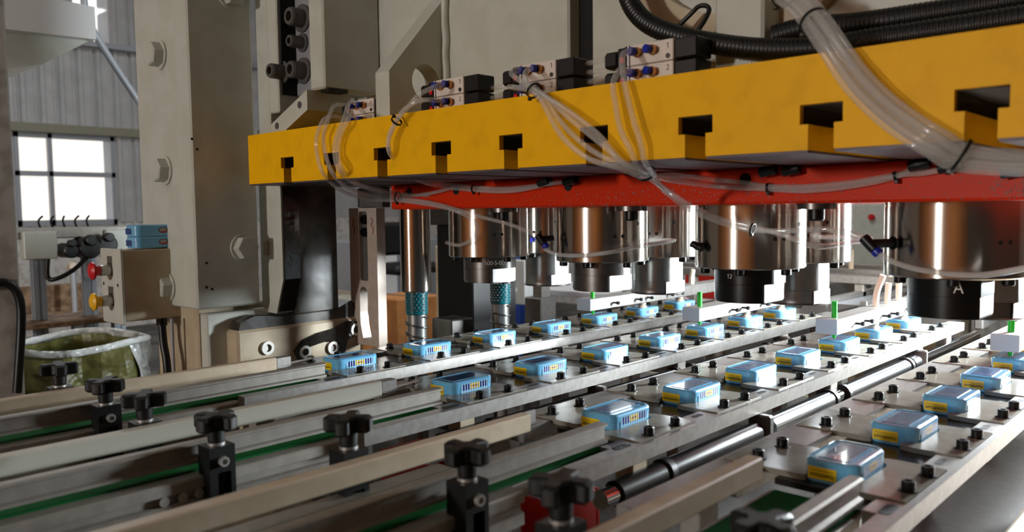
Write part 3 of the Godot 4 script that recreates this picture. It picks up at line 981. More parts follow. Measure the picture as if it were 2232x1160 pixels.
func comb(side: float, outer: float, land: float, pocket: float, half: float, near: float, nose: float, far: float, c: float) -> PackedVector2Array:
	var p := PackedVector2Array()
	p.append(Vector2(c + side * outer, far))
	p.append(Vector2(c + side * outer, near))
	p.append(Vector2(c + side * nose, near))
	p.append(Vector2(c + side * nose, -0.82))
	p.append(Vector2(c + side * land, -0.82))
	for k in 7:
		var zc := Z0 - k * PITCH
		if pocket != land:
			p.append(Vector2(c + side * land, zc + half))
			p.append(Vector2(c + side * pocket, zc + half))
			p.append(Vector2(c + side * pocket, zc - half))
			p.append(Vector2(c + side * land, zc - half))
	p.append(Vector2(c + side * land, far))
	return p

func lanes() -> void:
	# shared meshes: cap screw with washer, fingers
	O = Vector3.ZERO
	start()
	cyl(Vector3.ZERO, Vector3(0, 0.0014, 0), 0.0098, -1, 20)
	socket_head(Vector3(0, 0.0014, 0), Vector3.UP, 0.0072, 0.0098)
	var bolt := g.commit()
	var fr := PackedVector2Array([Vector2(0.0875, 0.07), Vector2(0.034, 0.07), Vector2(0.022, 0.068), Vector2(0.014, 0.0635), Vector2(0.0125, 0.058), Vector2(0.016, 0.053), Vector2(0.024, 0.051), Vector2(0.0305, 0.044), Vector2(0.032, 0.036), Vector2(0.032, -0.036), Vector2(0.0305, -0.044), Vector2(0.024, -0.051), Vector2(0.016, -0.053), Vector2(0.0125, -0.058), Vector2(0.014, -0.0635), Vector2(0.022, -0.068), Vector2(0.034, -0.07), Vector2(0.0875, -0.07)])
	var fl := PackedVector2Array([Vector2(-0.1265, 0.056), Vector2(-0.1265, -0.056), Vector2(-0.034, -0.056), Vector2(-0.027, -0.053), Vector2(-0.026, -0.049), Vector2(-0.0305, -0.042), Vector2(-0.032, -0.036), Vector2(-0.032, 0.036), Vector2(-0.0305, 0.042), Vector2(-0.026, 0.049), Vector2(-0.027, 0.053), Vector2(-0.034, 0.056)])
	start(); prism(fr, "y", 0.0, 0.0068); var finger_r := g.commit()
	start(); prism(fl, "y", 0.0, 0.0068); var finger_l := g.commit()
	var near_r := [-0.655, -0.66, -0.725, -0.60]
	for i in 4:
		var c: float = LANE[i]
		var far := -2.34
		var t := thing("transfer_bar", "aluminium transfer bar with bolted finger plates right of the %s row of tins" % LN[i], "machine rail", Vector3(c + 0.08, 0.873, -1.5), "transfer bars")
		start()
		prism(comb(1, 0.097, 0.060, 0.060, 0.077, near_r[i], 0.075, far, c), "y", 0.873, 0.8888)
		prism(comb(1, 0.097, 0.060, 0.0885, 0.0725, near_r[i], 0.075, far, c), "y", 0.8888, 0.8940)
		done("bar", M.alu, t)
		fingers(t, finger_r, bolt, c, 1.0)
		for zz in ([-0.86, -1.492, -1.995, -2.22] if i < 3 else [-1.8]):
			start(); bx(c + 0.066, c + 0.094, 0.62, 0.873, zz - 0.017, zz + 0.017, 0.002); done("bracket", M.alu_profile if zz != -0.86 else M.paint_tan, t)
		for k in 7:
			var zz := Z0 - (k + 0.5) * PITCH
			start(); prism(shift(rrect(0.009, 0.026, 0.004, 3), Vector2(c + 0.072, zz)), "y", 0.8938, 0.8943); done("slot", M.socket, t)
		start(); prism(shift(rrect(0.013, 0.034, 0.006, 4), Vector2(c + 0.080, -0.838)), "y", 0.8938, 0.8943); done("slot", M.socket, t)
		if i == 2:
			letters("024", 0.017, M.die_grey, t, Vector3(c + 0.080, 0.8945, -0.838), Vector3(-PI / 2, PI / 2, 0))
		t = thing("transfer_bar", "aluminium transfer bar with bolted finger plates left of the %s row of tins" % LN[i], "machine rail", Vector3(c - 0.11, 0.873, -1.5), "transfer bars")
		start()
		prism(comb(-1, 0.133, 0.075, 0.075, 0.06, -0.667, 0.10, far, c), "y", 0.873, 0.8888)
		prism(comb(-1, 0.133, 0.075, 0.128, 0.0575, -0.667, 0.10, far, c), "y", 0.8888, 0.8940)
		done("bar", M.alu, t)
		fingers(t, finger_l, bolt, c, -1.0)
		for zz in [-0.80, -1.17, -1.60, -2.05]:
			start(); bx(c - 0.128, c - 0.10, 0.62, 0.873, zz - 0.02, zz + 0.02, 0.002); done("bracket", M.alu_profile, t)
		# bed plate under the tins
		O = Vector3(c, 0.88, -1.7)
		start(); bx(c - 0.058, c + 0.056, 0.880, 0.8882, -2.6, -0.872, 0.001)
		tag(done("bed_plate", M.bed), "dark glossy bed plate under the %s row of tins" % LN[i], "machine plate", "bed plates")
		# lower shaft
		if i < 3:
			t = thing("guide_shaft", "chrome guide shaft below the right bar of the %s lane" % LN[i], "shaft", Vector3(c + 0.097, 0.846, -1.5), "guide shafts")
			start(); cyl(Vector3(c + 0.097, 0.846, -0.77), Vector3(c + 0.097, 0.846, -2.45), 0.0125, -1, 28); done("rod", M.chrome, t)
			for e in [[-0.80, -0.90], [-0.92, -1.17], [-1.215, -1.455], [-1.53, -1.87], [-1.905, -1.945]]:
				start(); lathe(Vector3(c + 0.097, 0.846, e[0]), Vector3(0, 0, -1), [Vector2(0.0125, 0), Vector2(0.0165, 0), Vector2(0.0165, e[0] - e[1]), Vector2(0.0125, e[0] - e[1])], 28); done("sleeve", M.die_black if e[0] > -1.0 else M.shaft, t)
			for zz in [-0.905, -1.455, -1.515, -1.875]:
				start(); cyl(Vector3(c + 0.097, 0.846, zz), Vector3(c + 0.097, 0.846, zz - 0.016), 0.019, -1, 28, 0.002); done("collar", M.black, t)
			for zz in [-1.19, -1.965]:
				start(); bx(c + 0.079, c + 0.117, 0.80, 0.872, zz - 0.008, zz + 0.008, 0.003); done("bearing_plate", M.cast, t)
		conveyor(i, c)
	# tins
	var proto := make_tin()
	var rng := RandomNumberGenerator.new()
	rng.seed = 3
	for i in 4:
		for k in 7:
			var c: float = LANE[i]
			var what := "light blue tin with yellow label, %s from the infeed end in the %s lane" % [ORD[k], LN[i]]
			var at := Vector3(c + rng.randf_range(-0.0012, 0.0012), 0.8885, Z0 - k * PITCH + rng.randf_range(-0.003, 0.003))
			var turn := rng.randf_range(-0.02, 0.02)
			if i == 0 and k == 0:
				proto.position = at
				tag(proto, what, "tin", "blue tins in the transfer lanes")
			else:
				copy(proto, "tin", what, "tin", at, "blue tins in the transfer lanes", turn)
	for e in [[0.0, "lower blue tin standing on the grey button box"], [0.0272, "upper blue tin stacked on the button box"]]:
		var n := copy(proto, "tin", e[1], "tin", Vector3(-1.925, 1.1235 + e[0], -0.795), "tins on the button box", 0.0)
		for c in n.get_children():
			if String(c.name).begins_with("printed_panel"):
				(c as MeshInstance3D).material_override = M.emblem
			elif String(c.name).begins_with("yellow_label"):
				(c as MeshInstance3D).material_override = M.navy_mark
				c.name = "navy_label"
	vacuum()

func fingers(t: Node3D, mesh: Mesh, bolt: Mesh, c: float, side: float) -> void:
	for k in 7:
		var zc := Z0 - k * PITCH
		var f := part("finger_plate", mesh, M.finger, t, Vector3(c, 0.8889, zc) - t.position)
		for s in [-1.0, 1.0]:
			part("bolt", bolt, M.bolt, f, Vector3(0.078 if side > 0.0 else -0.094, 0.0068, 0.033 * s))

func conveyor(i: int, c: float) -> void:
	var t := thing("belt_conveyor", "green infeed belt with aluminium side profiles feeding the %s lane" % LN[i], "conveyor", Vector3(c, 0.80, -0.2), "infeed conveyors")
	start(); prism(PackedVector2Array([Vector2(0.45, 0.868), Vector2(0.45, 0.884), Vector2(-0.845, 0.884), Vector2(-0.851, 0.881), Vector2(-0.853, 0.876), Vector2(-0.851, 0.871), Vector2(-0.845, 0.868)]), "x", c - 0.044, c + 0.048); done("belt", M.belt, t)
	for s in [-1.0, 1.0]:
		var a: float = c + (0.049 if s > 0 else -0.045)
		var b: float = a + s * (0.024 if s > 0 else 0.034)
		start()
		prism(PackedVector2Array([Vector2(a, 0.882), Vector2(b - s * 0.002, 0.882), Vector2(b, 0.880), Vector2(b, 0.868), Vector2(b - s * 0.006, 0.866), Vector2(b - s * 0.006, 0.858), Vector2(b, 0.856), Vector2(b, 0.842), Vector2(b - s * 0.006, 0.840), Vector2(b - s * 0.006, 0.833), Vector2(b, 0.831), Vector2(b, 0.822), Vector2(a, 0.822)]), "z", -0.66, 0.45)
		done("side_profile", M.alu_profile, t)
	start(); bx(c - 0.044, c + 0.048, 0.845, 0.866, -0.64, 0.45); done("slider_bed", M.cast, t)
	start(); cyl(Vector3(c - 0.05, 0.872, -0.84), Vector3(c + 0.053, 0.872, -0.84), 0.006, -1, 16); done("end_roller", M.chrome, t)
	for s in [-1.0, 1.0]:
		start(); bx(c + s * 0.047, c + s * 0.052, 0.862, 0.881, -0.85, -0.64, 0.001); done("nose_plate", M.alu_profile, t)
	start(); bx(c - 0.079, c + 0.073, 0.78, 0.822, -0.42, -0.38, 0.002); done("cross_foot", M.alu_profile, t)
	if i == 1:
		for z in [-0.39, -0.412, -0.432]:
			start(); cyl(Vector3(c + 0.066, 0.862, z), Vector3(c + 0.0735, 0.862, z), 0.006, -1, 14); done("profile_screw", M.zinc, t)
	# fixed guide of white nylon on the left
	t = thing("guide_rail", "cream nylon guide rail left of the %s green belt" % LN[i], "guide rail", Vector3(c - 0.045, 0.90, -0.2), "nylon guide rails")
	var up := 0.007 if i == 3 else 0.0
	start(); bx(c - 0.056, c - 0.037, 0.901 + up, 0.9255 + up, -0.795 - up, 0.45, 0.002); done("nylon_strip", M.nylon_white if i == 1 else M.nylon, t)
	start(); bx(c - 0.0605, c - 0.0562, 0.903, 0.9235, -0.825, 0.45, 0.0006); done("backing_strip", M.alu, t)
	if i < 2:
		start(); bx(c - 0.056, c - 0.039, 0.903, 0.9240, -0.826, -0.796, 0.0006); done("end_block", M.alu, t)
		start(); prism(PackedVector2Array([Vector2(-0.60, 0.8985), Vector2(-0.875, 0.9125), Vector2(-0.875, 0.9145), Vector2(-0.80, 0.9005), Vector2(-0.60, 0.9005)]), "x", c - 0.050, c - 0.036); done("lead_in_plate", M.white, t)
	# adjustable aluminium guide on the right
	t = thing("guide_rail", "grooved aluminium guide rail right of the %s green belt" % LN[i], "guide rail", Vector3(c + 0.045, 0.892, -0.2), "aluminium guide rails")
	start()
	var a0 := c + 0.036
	prism(PackedVector2Array([Vector2(a0, 0.893), Vector2(a0, 0.9175), Vector2(a0 + 0.002, 0.9190), Vector2(a0 + 0.014, 0.9190), Vector2(a0 + 0.017, 0.9175), Vector2(a0 + 0.017, 0.9150), Vector2(a0 + 0.012, 0.9130), Vector2(a0 + 0.012, 0.8985), Vector2(a0 + 0.017, 0.8965), Vector2(a0 + 0.017, 0.893)]), "z", -0.845, 0.45)
	done("profile", M.alu_profile, t)
	# clamps with four-lobed knobs
	for s in [-1.0, 1.0]:
		var z: float = ([-0.428, -0.430, -0.526, -0.509] if s < 0 else [-0.444, -0.455, -0.570, -0.572])[i]
		clamp_block(i, c + s * 0.075, z, s)

func clamp_block(i: int, x: float, z: float, s: float) -> void:
	var ytop: float = 0.926 + [0.0, 0.0, 0.006, 0.012][i] if s < 0 else 0.918 + [0.0, 0.0, 0.0, 0.006][i]
	var t := thing("guide_clamp", "black knob clamp on the %s guide, %s infeed lane" % ["cream nylon" if s < 0 else "grooved aluminium", LN[i]], "clamp", Vector3(x, 0.82, z), "guide rail clamps")
	var hole := PackedVector2Array()
	for p in rrect(0.017, 0.040, 0.002, 2):
		hole.append(p + Vector2(z - 0.002, 0.866))
	start()
	prism(with_hole(PackedVector2Array([Vector2(z - 0.0165, 0.823), Vector2(z + 0.0165, 0.823), Vector2(z + 0.0165, ytop), Vector2(z - 0.0165, ytop)]), hole), "x", x - 0.015, x + 0.015)
	done("block", M.black, t)
	start(); bx(x - 0.003, x + 0.003, 0.85, 0.882, z - 0.0065, z + 0.0045); done("slot_core", M.rubber, t)
	start(); cyl(Vector3(x, ytop, z), Vector3(x, ytop + 0.003, z), 0.0105, -1, 20); done("stud_washer", M.zinc, t)
	start()
	lathe(Vector3(x, ytop + 0.003, z), Vector3.UP, [Vector2(0, 0), Vector2(0.0095, 0), Vector2(0.0100, 0.002), Vector2(0.0112, 0.022), Vector2(0, 0.022)], 24)
	var lob := PackedVector2Array()
	var turn := 0.5 + i * 0.35 + s * 0.3
	for k in 96:
		var a := TAU * k / 96.0
		var w := 0.5 + 0.5 * cos(4.0 * a)
		lob.append(Vector2(cos(a + turn), sin(a + turn)) * (0.0120 + 0.0160 * smoothstep(0.30, 0.80, w)))
	var inner := PackedVector2Array()
	for p in lob:
		inner.append(p * 0.86)
	var y1 := ytop + 0.019
	prism(shift(lob, Vector2(x, z)), "y", y1 + 0.003, y1 + 0.016, true)
	for e in [[y1, y1 + 0.003, Vector3.DOWN], [y1 + 0.019, y1 + 0.016, Vector3.UP]]:
		for k in 96:
			var l := (k + 1) % 96
			var A := Vector3(x + inner[k].x, e[0], z + inner[k].y)
			var B := Vector3(x + inner[l].x, e[0], z + inner[l].y)
			var C := Vector3(x + lob[l].x, e[1], z + lob[l].y)
			var D := Vector3(x + lob[k].x, e[1], z + lob[k].y)
			var n: Vector3 = (Vector3(lob[k].x, 0, lob[k].y).normalized() * 0.6 + e[2]).normalized()
			tri(A, B, C, n, n, n)
			tri(A, C, D, n, n, n)
			tri(Vector3(x, e[0], z), A, B, e[2], e[2], e[2])
	done("knob", M.knob, t)
	start(); lathe(Vector3(x + 0.015, ytop - 0.018, z), Vector3(1, 0, 0), [Vector2(0.0, 0), Vector2(0.0062, 0), Vector2(0.0062, 0.006), Vector2(0.0036, 0.006), Vector2(0.0036, 0.001), Vector2(0, 0.001)], 18)
	done("socket_bolt", M.zinc, t)
	start(); cyl(Vector3(x - s * 0.013, ytop - 0.018, z), Vector3(x - s * 0.022, ytop - 0.018, z), 0.005, -1, 14); done("clamp_rod", M.zinc, t)

func vacuum() -> void:
	for i in 4:
		var c: float = LANE[i]
		var z0 := -1.69
		var z1: float = -2.55 if i != 1 else -2.3
		var t := thing("vacuum_bar", "square aluminium vacuum bar with green nozzle above the %s lane" % LN[i], "machine bar", Vector3(c, 0.93, -2.0), "vacuum bars above the outfeed")
		start(); bx(c - 0.026, c + 0.021, 0.9305, 0.9630, z1, z0, 0.0015); done("bar", M.flat_cut if i == 3 else M.alu, t)
		start(); bx(c - 0.0255, c + 0.0205, 0.931, 0.9625, z0, z0 + 0.0012); done("end_plate", M.end_cut, t)
		start(); cyl(Vector3(c, 0.918, -1.725), Vector3(c, 0.930, -1.725), 0.003, 0.006, 14); cyl(Vector3(c, 0.963, -1.725), Vector3(c, 0.998, -1.725), 0.006, -1, 14); done("green_nozzle", M.green, t)
		for k in 7:
			var z := -1.79 - k * 0.055
			start()
			cyl(Vector3(c + 0.021, 0.945, z), Vector3(c + 0.034, 0.945, z), 0.0026, -1, 10)
			cyl(Vector3(c + 0.034, 0.945, z), Vector3(c + 0.040, 0.945, z), 0.0048, -1, 12)
			if (k + i) % 3 != 1:
				done("side_screw", M.bolt, t)
		for k in 2:
			var z := Z0 - (k + 5) * PITCH
			start(); lathe(Vector3(c, 0.915, z), Vector3.UP, [Vector2(0.014, 0.0005), Vector2(0.015, 0.0), Vector2(0.009, 0.006), Vector2(0.012, 0.009), Vector2(0.008, 0.0155)], 24); done("suction_cup", M.nylon, t)
		var stubs := [[-1.98, 0.075, 0.22], [-2.06, 0.05, 0.05], [-2.14, 0.075, 0.0], [-2.24, 0.045, 0.1]]
		for e in stubs:
			if i == 3 or e[0] < z1:
				continue
			var b := Vector3(c - 0.004, 0.963, e[0])
			start(); tube(spline([b, b + Vector3(0.2 * e[1] * e[2], e[1] * 0.5, 0.0), b + Vector3(e[1] * e[2], e[1], 0.0)], 5), 0.0075, 10); done("cream_hose_stub", M.nylon_white, t)

# ---------------------------------------------------------------- background
func post_profile(x: float, z: float, y0: float, y1: float, w := 0.045) -> void:
	var h := w * 0.5
	var k := w * 0.12
	var p := PackedVector2Array()
	for q in 4:
		var r := func(a: float, b: float) -> Vector2:
			return Vector2(x, z) + Vector2(a, b).rotated(PI * 0.5 * q)
		p.append_array(PackedVector2Array([r.call(h, -h), r.call(h, -k), r.call(h - k, -k), r.call(h - k, k), r.call(h, k)]))
	prism(p, "y", y0, y1)

func background() -> void:
	var t: Node3D
	# pale machine frame at the left edge with a black hose
	t = thing("machine_pillar", "grey-white machine pillar at the left picture edge", "machine frame", Vector3(-2.75, 0, -0.62))
	start(); bx(-2.90, -2.60, 0.0, 3.0, -0.697, -0.50, 0.006); done("pillar", M.plaster, t)
	start(); tube(spline([Vector3(-2.592, 1.01, -0.60), Vector3(-2.585, 1.015, -0.655), Vector3(-2.58, 0.98, -0.685), Vector3(-2.58, 0.90, -0.69), Vector3(-2.58, 0.70, -0.67)], 6), 0.012, 8); done("hose", M.hose, t)
	# hopper box
	t = thing("hopper_box", "white tapered hopper box at the upper left", "duct", Vector3(-3.2, 1.9, -0.95))
	start(); prism(PackedVector2Array([Vector2(-0.70, 1.84), Vector2(-1.15, 1.85), Vector2(-1.15, 1.968), Vector2(-0.70, 1.99)]), "x", -3.7, -3.2); done("box", M.white, t)
	start(); prism(PackedVector2Array([Vector2(-0.70, 1.68), Vector2(-0.98, 1.745), Vector2(-1.14, 1.85), Vector2(-0.70, 1.84)]), "x", -3.65, -3.25); done("funnel", M.paint, t)
	O = Vector3(-3.5, 1.9, -1.3)
	start(); tube(spline([Vector3(-3.45, 2.10, -1.20), Vector3(-3.5, 1.94, -1.25), Vector3(-3.5, 1.55, -1.50), Vector3(-3.5, 1.40, -1.60)], 6), 0.014, 8); tag(done("pull_rope", M.frame), "pale slanting rod running down from the hopper box", "rod")
	# aluminium test stand
	t = thing("profile_stand", "aluminium profile stand carrying black motors and cables at the left", "stand", Vector3(-3.6, 0.3, -1.2))
	for z in [-1.03, -1.22, -1.33]:
		start(); post_profile(-3.6, z, 0.0, 1.12); done("post", M.end_cut, t)
	start(); bx(-3.63, -3.57, 1.11, 1.155, -1.7, -0.7, 0.004); done("top_beam", M.alu_profile, t)
	start(); bx(-3.75, -3.45, 0.765, 0.785, -1.6, -0.75, 0.003); done("shelf_board", M.wood, t)
	for e in [[-1.03, 0.06], [-1.33, 0.05]]:
		start(); bx(-3.60, -3.54, 1.03, 1.14, e[0] - e[1], e[0] + e[1], 0.004); done("pale_bracket", M.paint, t)
	for e in [[-1.20, 1.07, 0.045], [-1.27, 1.08, 0.038], [-1.13, 1.06, 0.03]]:
		start(); cyl(Vector3(-3.62, e[1], e[0]), Vector3(-3.50, e[1], e[0]), e[2], -1, 20, 0.006); cyl(Vector3(-3.52, e[1] + 0.03, e[0]), Vector3(-3.48, e[1] + 0.03, e[0]), e[2] * 0.5, -1, 14, 0.004); done("motor", M.black, t)
	start(); tube(spline([Vector3(-3.52, 1.03, -1.19), Vector3(-3.51, 0.98, -1.13), Vector3(-3.52, 0.95, -1.07), Vector3(-3.55, 0.96, -1.05), Vector3(-3.56, 1.05, -1.06)], 6), 0.009, 7); done("cable", M.hose, t)
	start(); tube(spline([Vector3(-3.5, 1.04, -1.24), Vector3(-3.49, 0.99, -1.25), Vector3(-3.49, 0.97, -1.28), Vector3(-3.5, 1.0, -1.31), Vector3(-3.5, 1.04, -1.29)], 6), 0.008, 7); done("cable", M.hose, t)
	for k in 5:
		var z := -1.05 - k * 0.045
		start(); tube(spline([Vector3(-3.6, 1.15, z), Vector3(-3.595, 1.18, z + 0.01), Vector3(-3.60, 1.20, z - 0.008 + 0.005 * (k % 3))], 4), 0.004, 6); done("wire_end", M.hose, t)
	t = thing("tool_bench", "wooden workbench with boards and tools behind the profile stand", "bench", Vector3(-4.4, 0, -1.5))
	start(); bx(-4.7, -4.2, 0.67, 0.70, -2.1, -0.9, 0.004); done("bench_top", M.wood, t)
	for z in [-0.95, -1.5, -2.05]:
		start(); bx(-4.65, -4.6, 0.0, 0.67, z - 0.025, z + 0.025); done("leg", M.cast, t)
	start(); bx(-4.68, -4.65, 0.70, 0.84, -1.6, -1.2); done("back_board", M.wood, t)
	t = thing("tape_stand", "yellow tape roll on a small stand upon the workbench", "tool", Vector3(-4.5, 0.70, -1.45))
	start(); cyl(Vector3(-4.5, 0.70, -1.45), Vector3(-4.5, 0.94, -1.45), 0.014, -1, 10); done("stem", M.frame, t)
	start(); cyl(Vector3(-4.52, 0.94, -1.45), Vector3(-4.48, 0.94, -1.45), 0.022, -1, 16, 0.004); done("roll", M.nylon, t)
	# bulk bag
	t = thing("bulk_bag", "olive woven bulk bag with crumpled white liner folded over its rim", "bag", Vector3(-3.0, 0.0, -1.0))
	var r := RandomNumberGenerator.new()
	r.seed = 12
	for e in [["bag_side", 0.205, 0.0, 0.755, M.bag, 0.0, TAU], ["liner", 0.208, 0.56, 0.770, M.film, 0.55, 2.2]]:
		start()
		var n := 48
		var m := 14
		var P := []
		for j in m + 1:
			var row := []
			for k in n + 1:
				var a: float = e[5] + e[6] * k / n
				var y: float = lerpf(e[2], e[3], float(j) / m)
				var rr: float = e[1] + 0.012 * sin(a * 5.0 + y * 9.0) + 0.008 * sin(a * 11.0 - y * 17.0) + 0.02 * sin(y * 4.0)
				if e[0] == "liner":
					rr += 0.006 * sin(a * 23.0 + y * 40.0) + 0.004
				row.append(Vector3(-3.0 + cos(a) * rr, y + 0.012 * sin(a * 3.0) * y, -0.97 - sin(a) * rr))
			P.append(row)
		for j in m:
			for k in n:
				var A: Vector3 = P[j][k]
				var B: Vector3 = P[j][k + 1]
				var C: Vector3 = P[j + 1][k + 1]
				var D: Vector3 = P[j + 1][k]
				var nn := (B - A).cross(D - A).normalized()
				if nn.dot(Vector3(A.x + 3.0, 0, A.z + 0.97)) < 0.0:
					nn = -nn
				quad(A, B, C, D, nn)
		done(e[0], e[4], t)
	var rim := []
	for k in 33:
		var a := TAU * k / 32.0
		rim.append(Vector3(-3.0 + cos(a) * 0.222, 0.765 + 0.008 * sin(a * 3.0), -0.97 - sin(a) * 0.222))
	start(); tube(spline(rim, 2), 0.012, 8); done("rolled_rim", M.film, t)
	start(); cyl(Vector3(-3.0, 0.60, -0.97), Vector3(-3.0, 0.64, -0.97), 0.20, 0.16, 24); done("contents", M.bag, t)
	t = thing("bulk_bag", "second olive bulk bag slumped behind the first", "bag", Vector3(-3.3, 0, -1.55))
	start(); lathe(Vector3(-3.3, 0, -1.55), Vector3.UP, [Vector2(0, 0), Vector2(0.22, 0.0), Vector2(0.24, 0.2), Vector2(0.19, 0.5), Vector2(0.10, 0.70), Vector2(0, 0.74)], 24); done("bag_side", M.bag, t)
	# push button box
	t = thing("button_box", "beige push button box with red and yellow mushroom buttons", "control box", Vector3(-1.9, 0.96, -0.76))
	start(); bx(-1.990, -1.885, 0.958, 1.121, -0.865, -0.712, 0.003); done("enclosure", M.paint_tan, t)
	start(); bx(-1.996, -1.879, 0.952, 1.124, -0.712, -0.704, 0.002); done("front_plate", M.paint, t)
	for e in [[1.075, M.button, "red_button"], [1.005, mat(Color(0.92, 0.70, 0.05), 0.4), "yellow_button"]]:
		var q := Vector3(-1.940, e[0], -0.704)
		start(); bx(q.x - 0.014, q.x + 0.014, q.y - 0.012, q.y + 0.032, -0.704, -0.7032); done("legend_plate", M.cast, t)
		start(); cyl(q, q + Vector3(0, 0, 0.022), 0.0125, -1, 24); done("button_collar", M.zinc, t)
		start(); lathe(q + Vector3(0, 0, 0.022), Vector3(0, 0, 1), [Vector2(0.011, 0), Vector2(0.012, 0.008), Vector2(0.020, 0.014), Vector2(0.020, 0.018), Vector2(0.013, 0.0225), Vector2(0, 0.024)], 28); done(e[2], e[1], t)
	for x in [-1.982, -1.898]:
		start(); cyl(Vector3(x, 1.042, -0.704), Vector3(x, 1.042, -0.7035), 0.004, -1, 12); done("screw_hole", M.socket, t)
	start(); tube(spline([Vector3(-1.90, 0.958, -0.80), Vector3(-1.895, 0.90, -0.80), Vector3(-1.88, 0.84, -0.80), Vector3(-1.88, 0.70, -0.80)], 6), 0.009, 10); cyl(Vector3(-1.90, 0.958, -0.80), Vector3(-1.90, 0.94, -0.80), 0.012, -1, 16); done("cable", M.hose, t)
	start(); cyl(Vector3(-1.868, 0.958, -0.81), Vector3(-1.868, 0.72, -0.81), 0.004, -1, 8); done("conduit", M.frame, t)
	# stacked goods seen under the ram
	for e in [[-4.4, -3.52, 0.34, 0.62, "brown carton standing behind the guide post", 0.0], [-4.6, -2.55, 0.3, 0.5, "brown carton behind the slotted latch plate", 0.1]]:
		t = thing("carton", e[4], "carton", Vector3(e[0], 0, e[1]), "cartons behind the press")
		start(); bx(e[0] - 0.2, e[0] + 0.2, 0.0, e[3], e[1] - e[2] * 0.6, e[1] + e[2] * 0.6, 0.004); done("carton_body", M.card, t)
		start(); bx(e[0] - 0.201, e[0] + 0.201, e[3] * 0.4, e[3] + 0.001, e[1] - 0.03, e[1] + 0.03); done("tape", M.wood, t)
	O = Vector3(-4.2, 0, -2.6)
	start(); cyl(Vector3(-4.17, 0.0, -2.46), Vector3(-4.3, 1.12, -2.75), 0.016, -1, 10); tag(done("broom_stick", M.wood), "brown wooden stick leaning behind the latch plate", "stick")
	t = thing("paper_sack", "white paper sack slumped between bracket and latch plate", "sack", Vector3(-3.6, 0, -2.3))
	start(); lathe(Vector3(-3.6, 0, -2.2), Vector3.UP, [Vector2(0, 0), Vector2(0.22, 0), Vector2(0.24, 0.3), Vector2(0.16, 0.62), Vector2(0.05, 0.78), Vector2(0, 0.79)], 20); done("sack", M.film, t)
	t = thing("office_chair", "black office chair by a white cabinet behind the guide post", "chair", Vector3(-5.0, 0, -4.05))
	start(); bx(-5.2, -4.8, 0.72, 0.80, -4.3, -3.8, 0.03); done("seat", M.black, t)
	start(); bx(-5.25, -5.18, 0.85, 1.12, -4.3, -3.85, 0.03); done("backrest", M.black, t)
	start(); cyl(Vector3(-5.0, 0.0, -4.05), Vector3(-5.0, 0.72, -4.05), 0.04, -1, 12); done("stem", M.cast, t)
	t = thing("cabinet", "white cabinet against the left wall behind the press", "cabinet", Vector3(-6.0, 0, -4.6))
	start(); bx(-6.4, -5.8, 0.0, 0.95, -5.1, -4.1, 0.01); done("cabinet_body", M.frame, t)
	start(); bx(-5.8, -5.785, 0.05, 0.9, -4.58, -4.12, 0.004); done("cabinet_front", M.white, t)
	t = thing("machine_post", "beige machine post behind the rear ball cage", "machine frame", Vector3(-2.6, 0, -2.45))
	start(); bx(-2.68, -2.52, 0.0, 1.05, -2.55, -2.33, 0.005); done("post_body", M.paint_tan, t)
	start(); bx(-2.52, -2.30, 0.80, 0.99, -2.56, -2.50, 0.005); done("arm_plate", M.sheet, t)
	for y in [0.93, 0.86]:
		start(); cyl(Vector3(-2.36 - (y - 0.86), y, -2.50), Vector3(-2.36 - (y - 0.86), y, -2.485), 0.014, -1, 14); done("socket_bolt", M.zinc, t)
	t = thing("toggle_stand", "bright aluminium bracket arm on a grey foot in the rear", "bracket", Vector3(-2.12, 0.0, -2.35))
	start(); prism(PackedVector2Array([Vector2(-2.16, 1.05), Vector2(-2.09, 1.05), Vector2(-2.075, 1.02), Vector2(-2.075, 0.86), Vector2(-2.12, 0.86), Vector2(-2.12, 1.0)]), "z", -2.40, -2.35); done("arm", M.alu, t)
	start(); bx(-2.15, -2.06, 0.0, 0.86, -2.42, -2.33, 0.004); done("foot", M.cast, t)
	O = Vector3(-3.6, 0, -4.0)
	start(); bx(-3.75, -3.60, 0.0, 1.0, -4.15, -3.85, 0.01); tag(done("blue_crate", M.blue_crate), "blue plastic crate far behind the punches", "crate")
	t = thing("light_table", "brightly lit white table top far behind the punches", "table", Vector3(-3.3, 0, -4.4))
	start(); bx(-4.0, -2.4, 0.60, 0.64, -5.4, -4.3, 0.004); done("table_top", M.white, t)
	for e in [[-3.9, -4.4], [-2.5, -4.4], [-3.9, -5.3], [-2.5, -5.3]]:
		start(); bx(e[0] - 0.03, e[0] + 0.03, 0.0, 0.60, e[1] - 0.03, e[1] + 0.03); done("leg", M.alu_profile, t)
	O = Vector3(-2.6, 0.64, -4.6)
	start(); bx(-2.72, -2.46, 0.64, 0.84, -4.7, -4.45, 0.01); tag(done("red_tote", M.crate), "red plastic tote on the white table behind the third punch", "tote")
	# outfeed frames beyond the lanes
	for i in 3:
		var z := -2.95 - i * 0.28
		t = thing("outfeed_rail", "aluminium outfeed cross rail with pegs, %s beyond the vacuum bars" % ["first", "second", "third"][i], "machine rail", Vector3(-0.9, 0.86, z), "outfeed cross rails")
		start(); bx(-2.3, 0.1, 0.925, 0.955, z - 0.025, z + 0.025, 0.002); done("rail", M.alu, t)
		for k in 6:
			var x := -2.1 + k * 0.34 + i * 0.1
			start(); bx(x - 0.016, x + 0.016, 0.70, 0.925, z - 0.015, z + 0.015, 0.002); done("upright", M.alu_profile, t)
			start(); cyl(Vector3(x + 0.1, 0.955, z), Vector3(x + 0.1, 1.03, z), 0.011, -1, 12); done("peg", M.nylon, t)
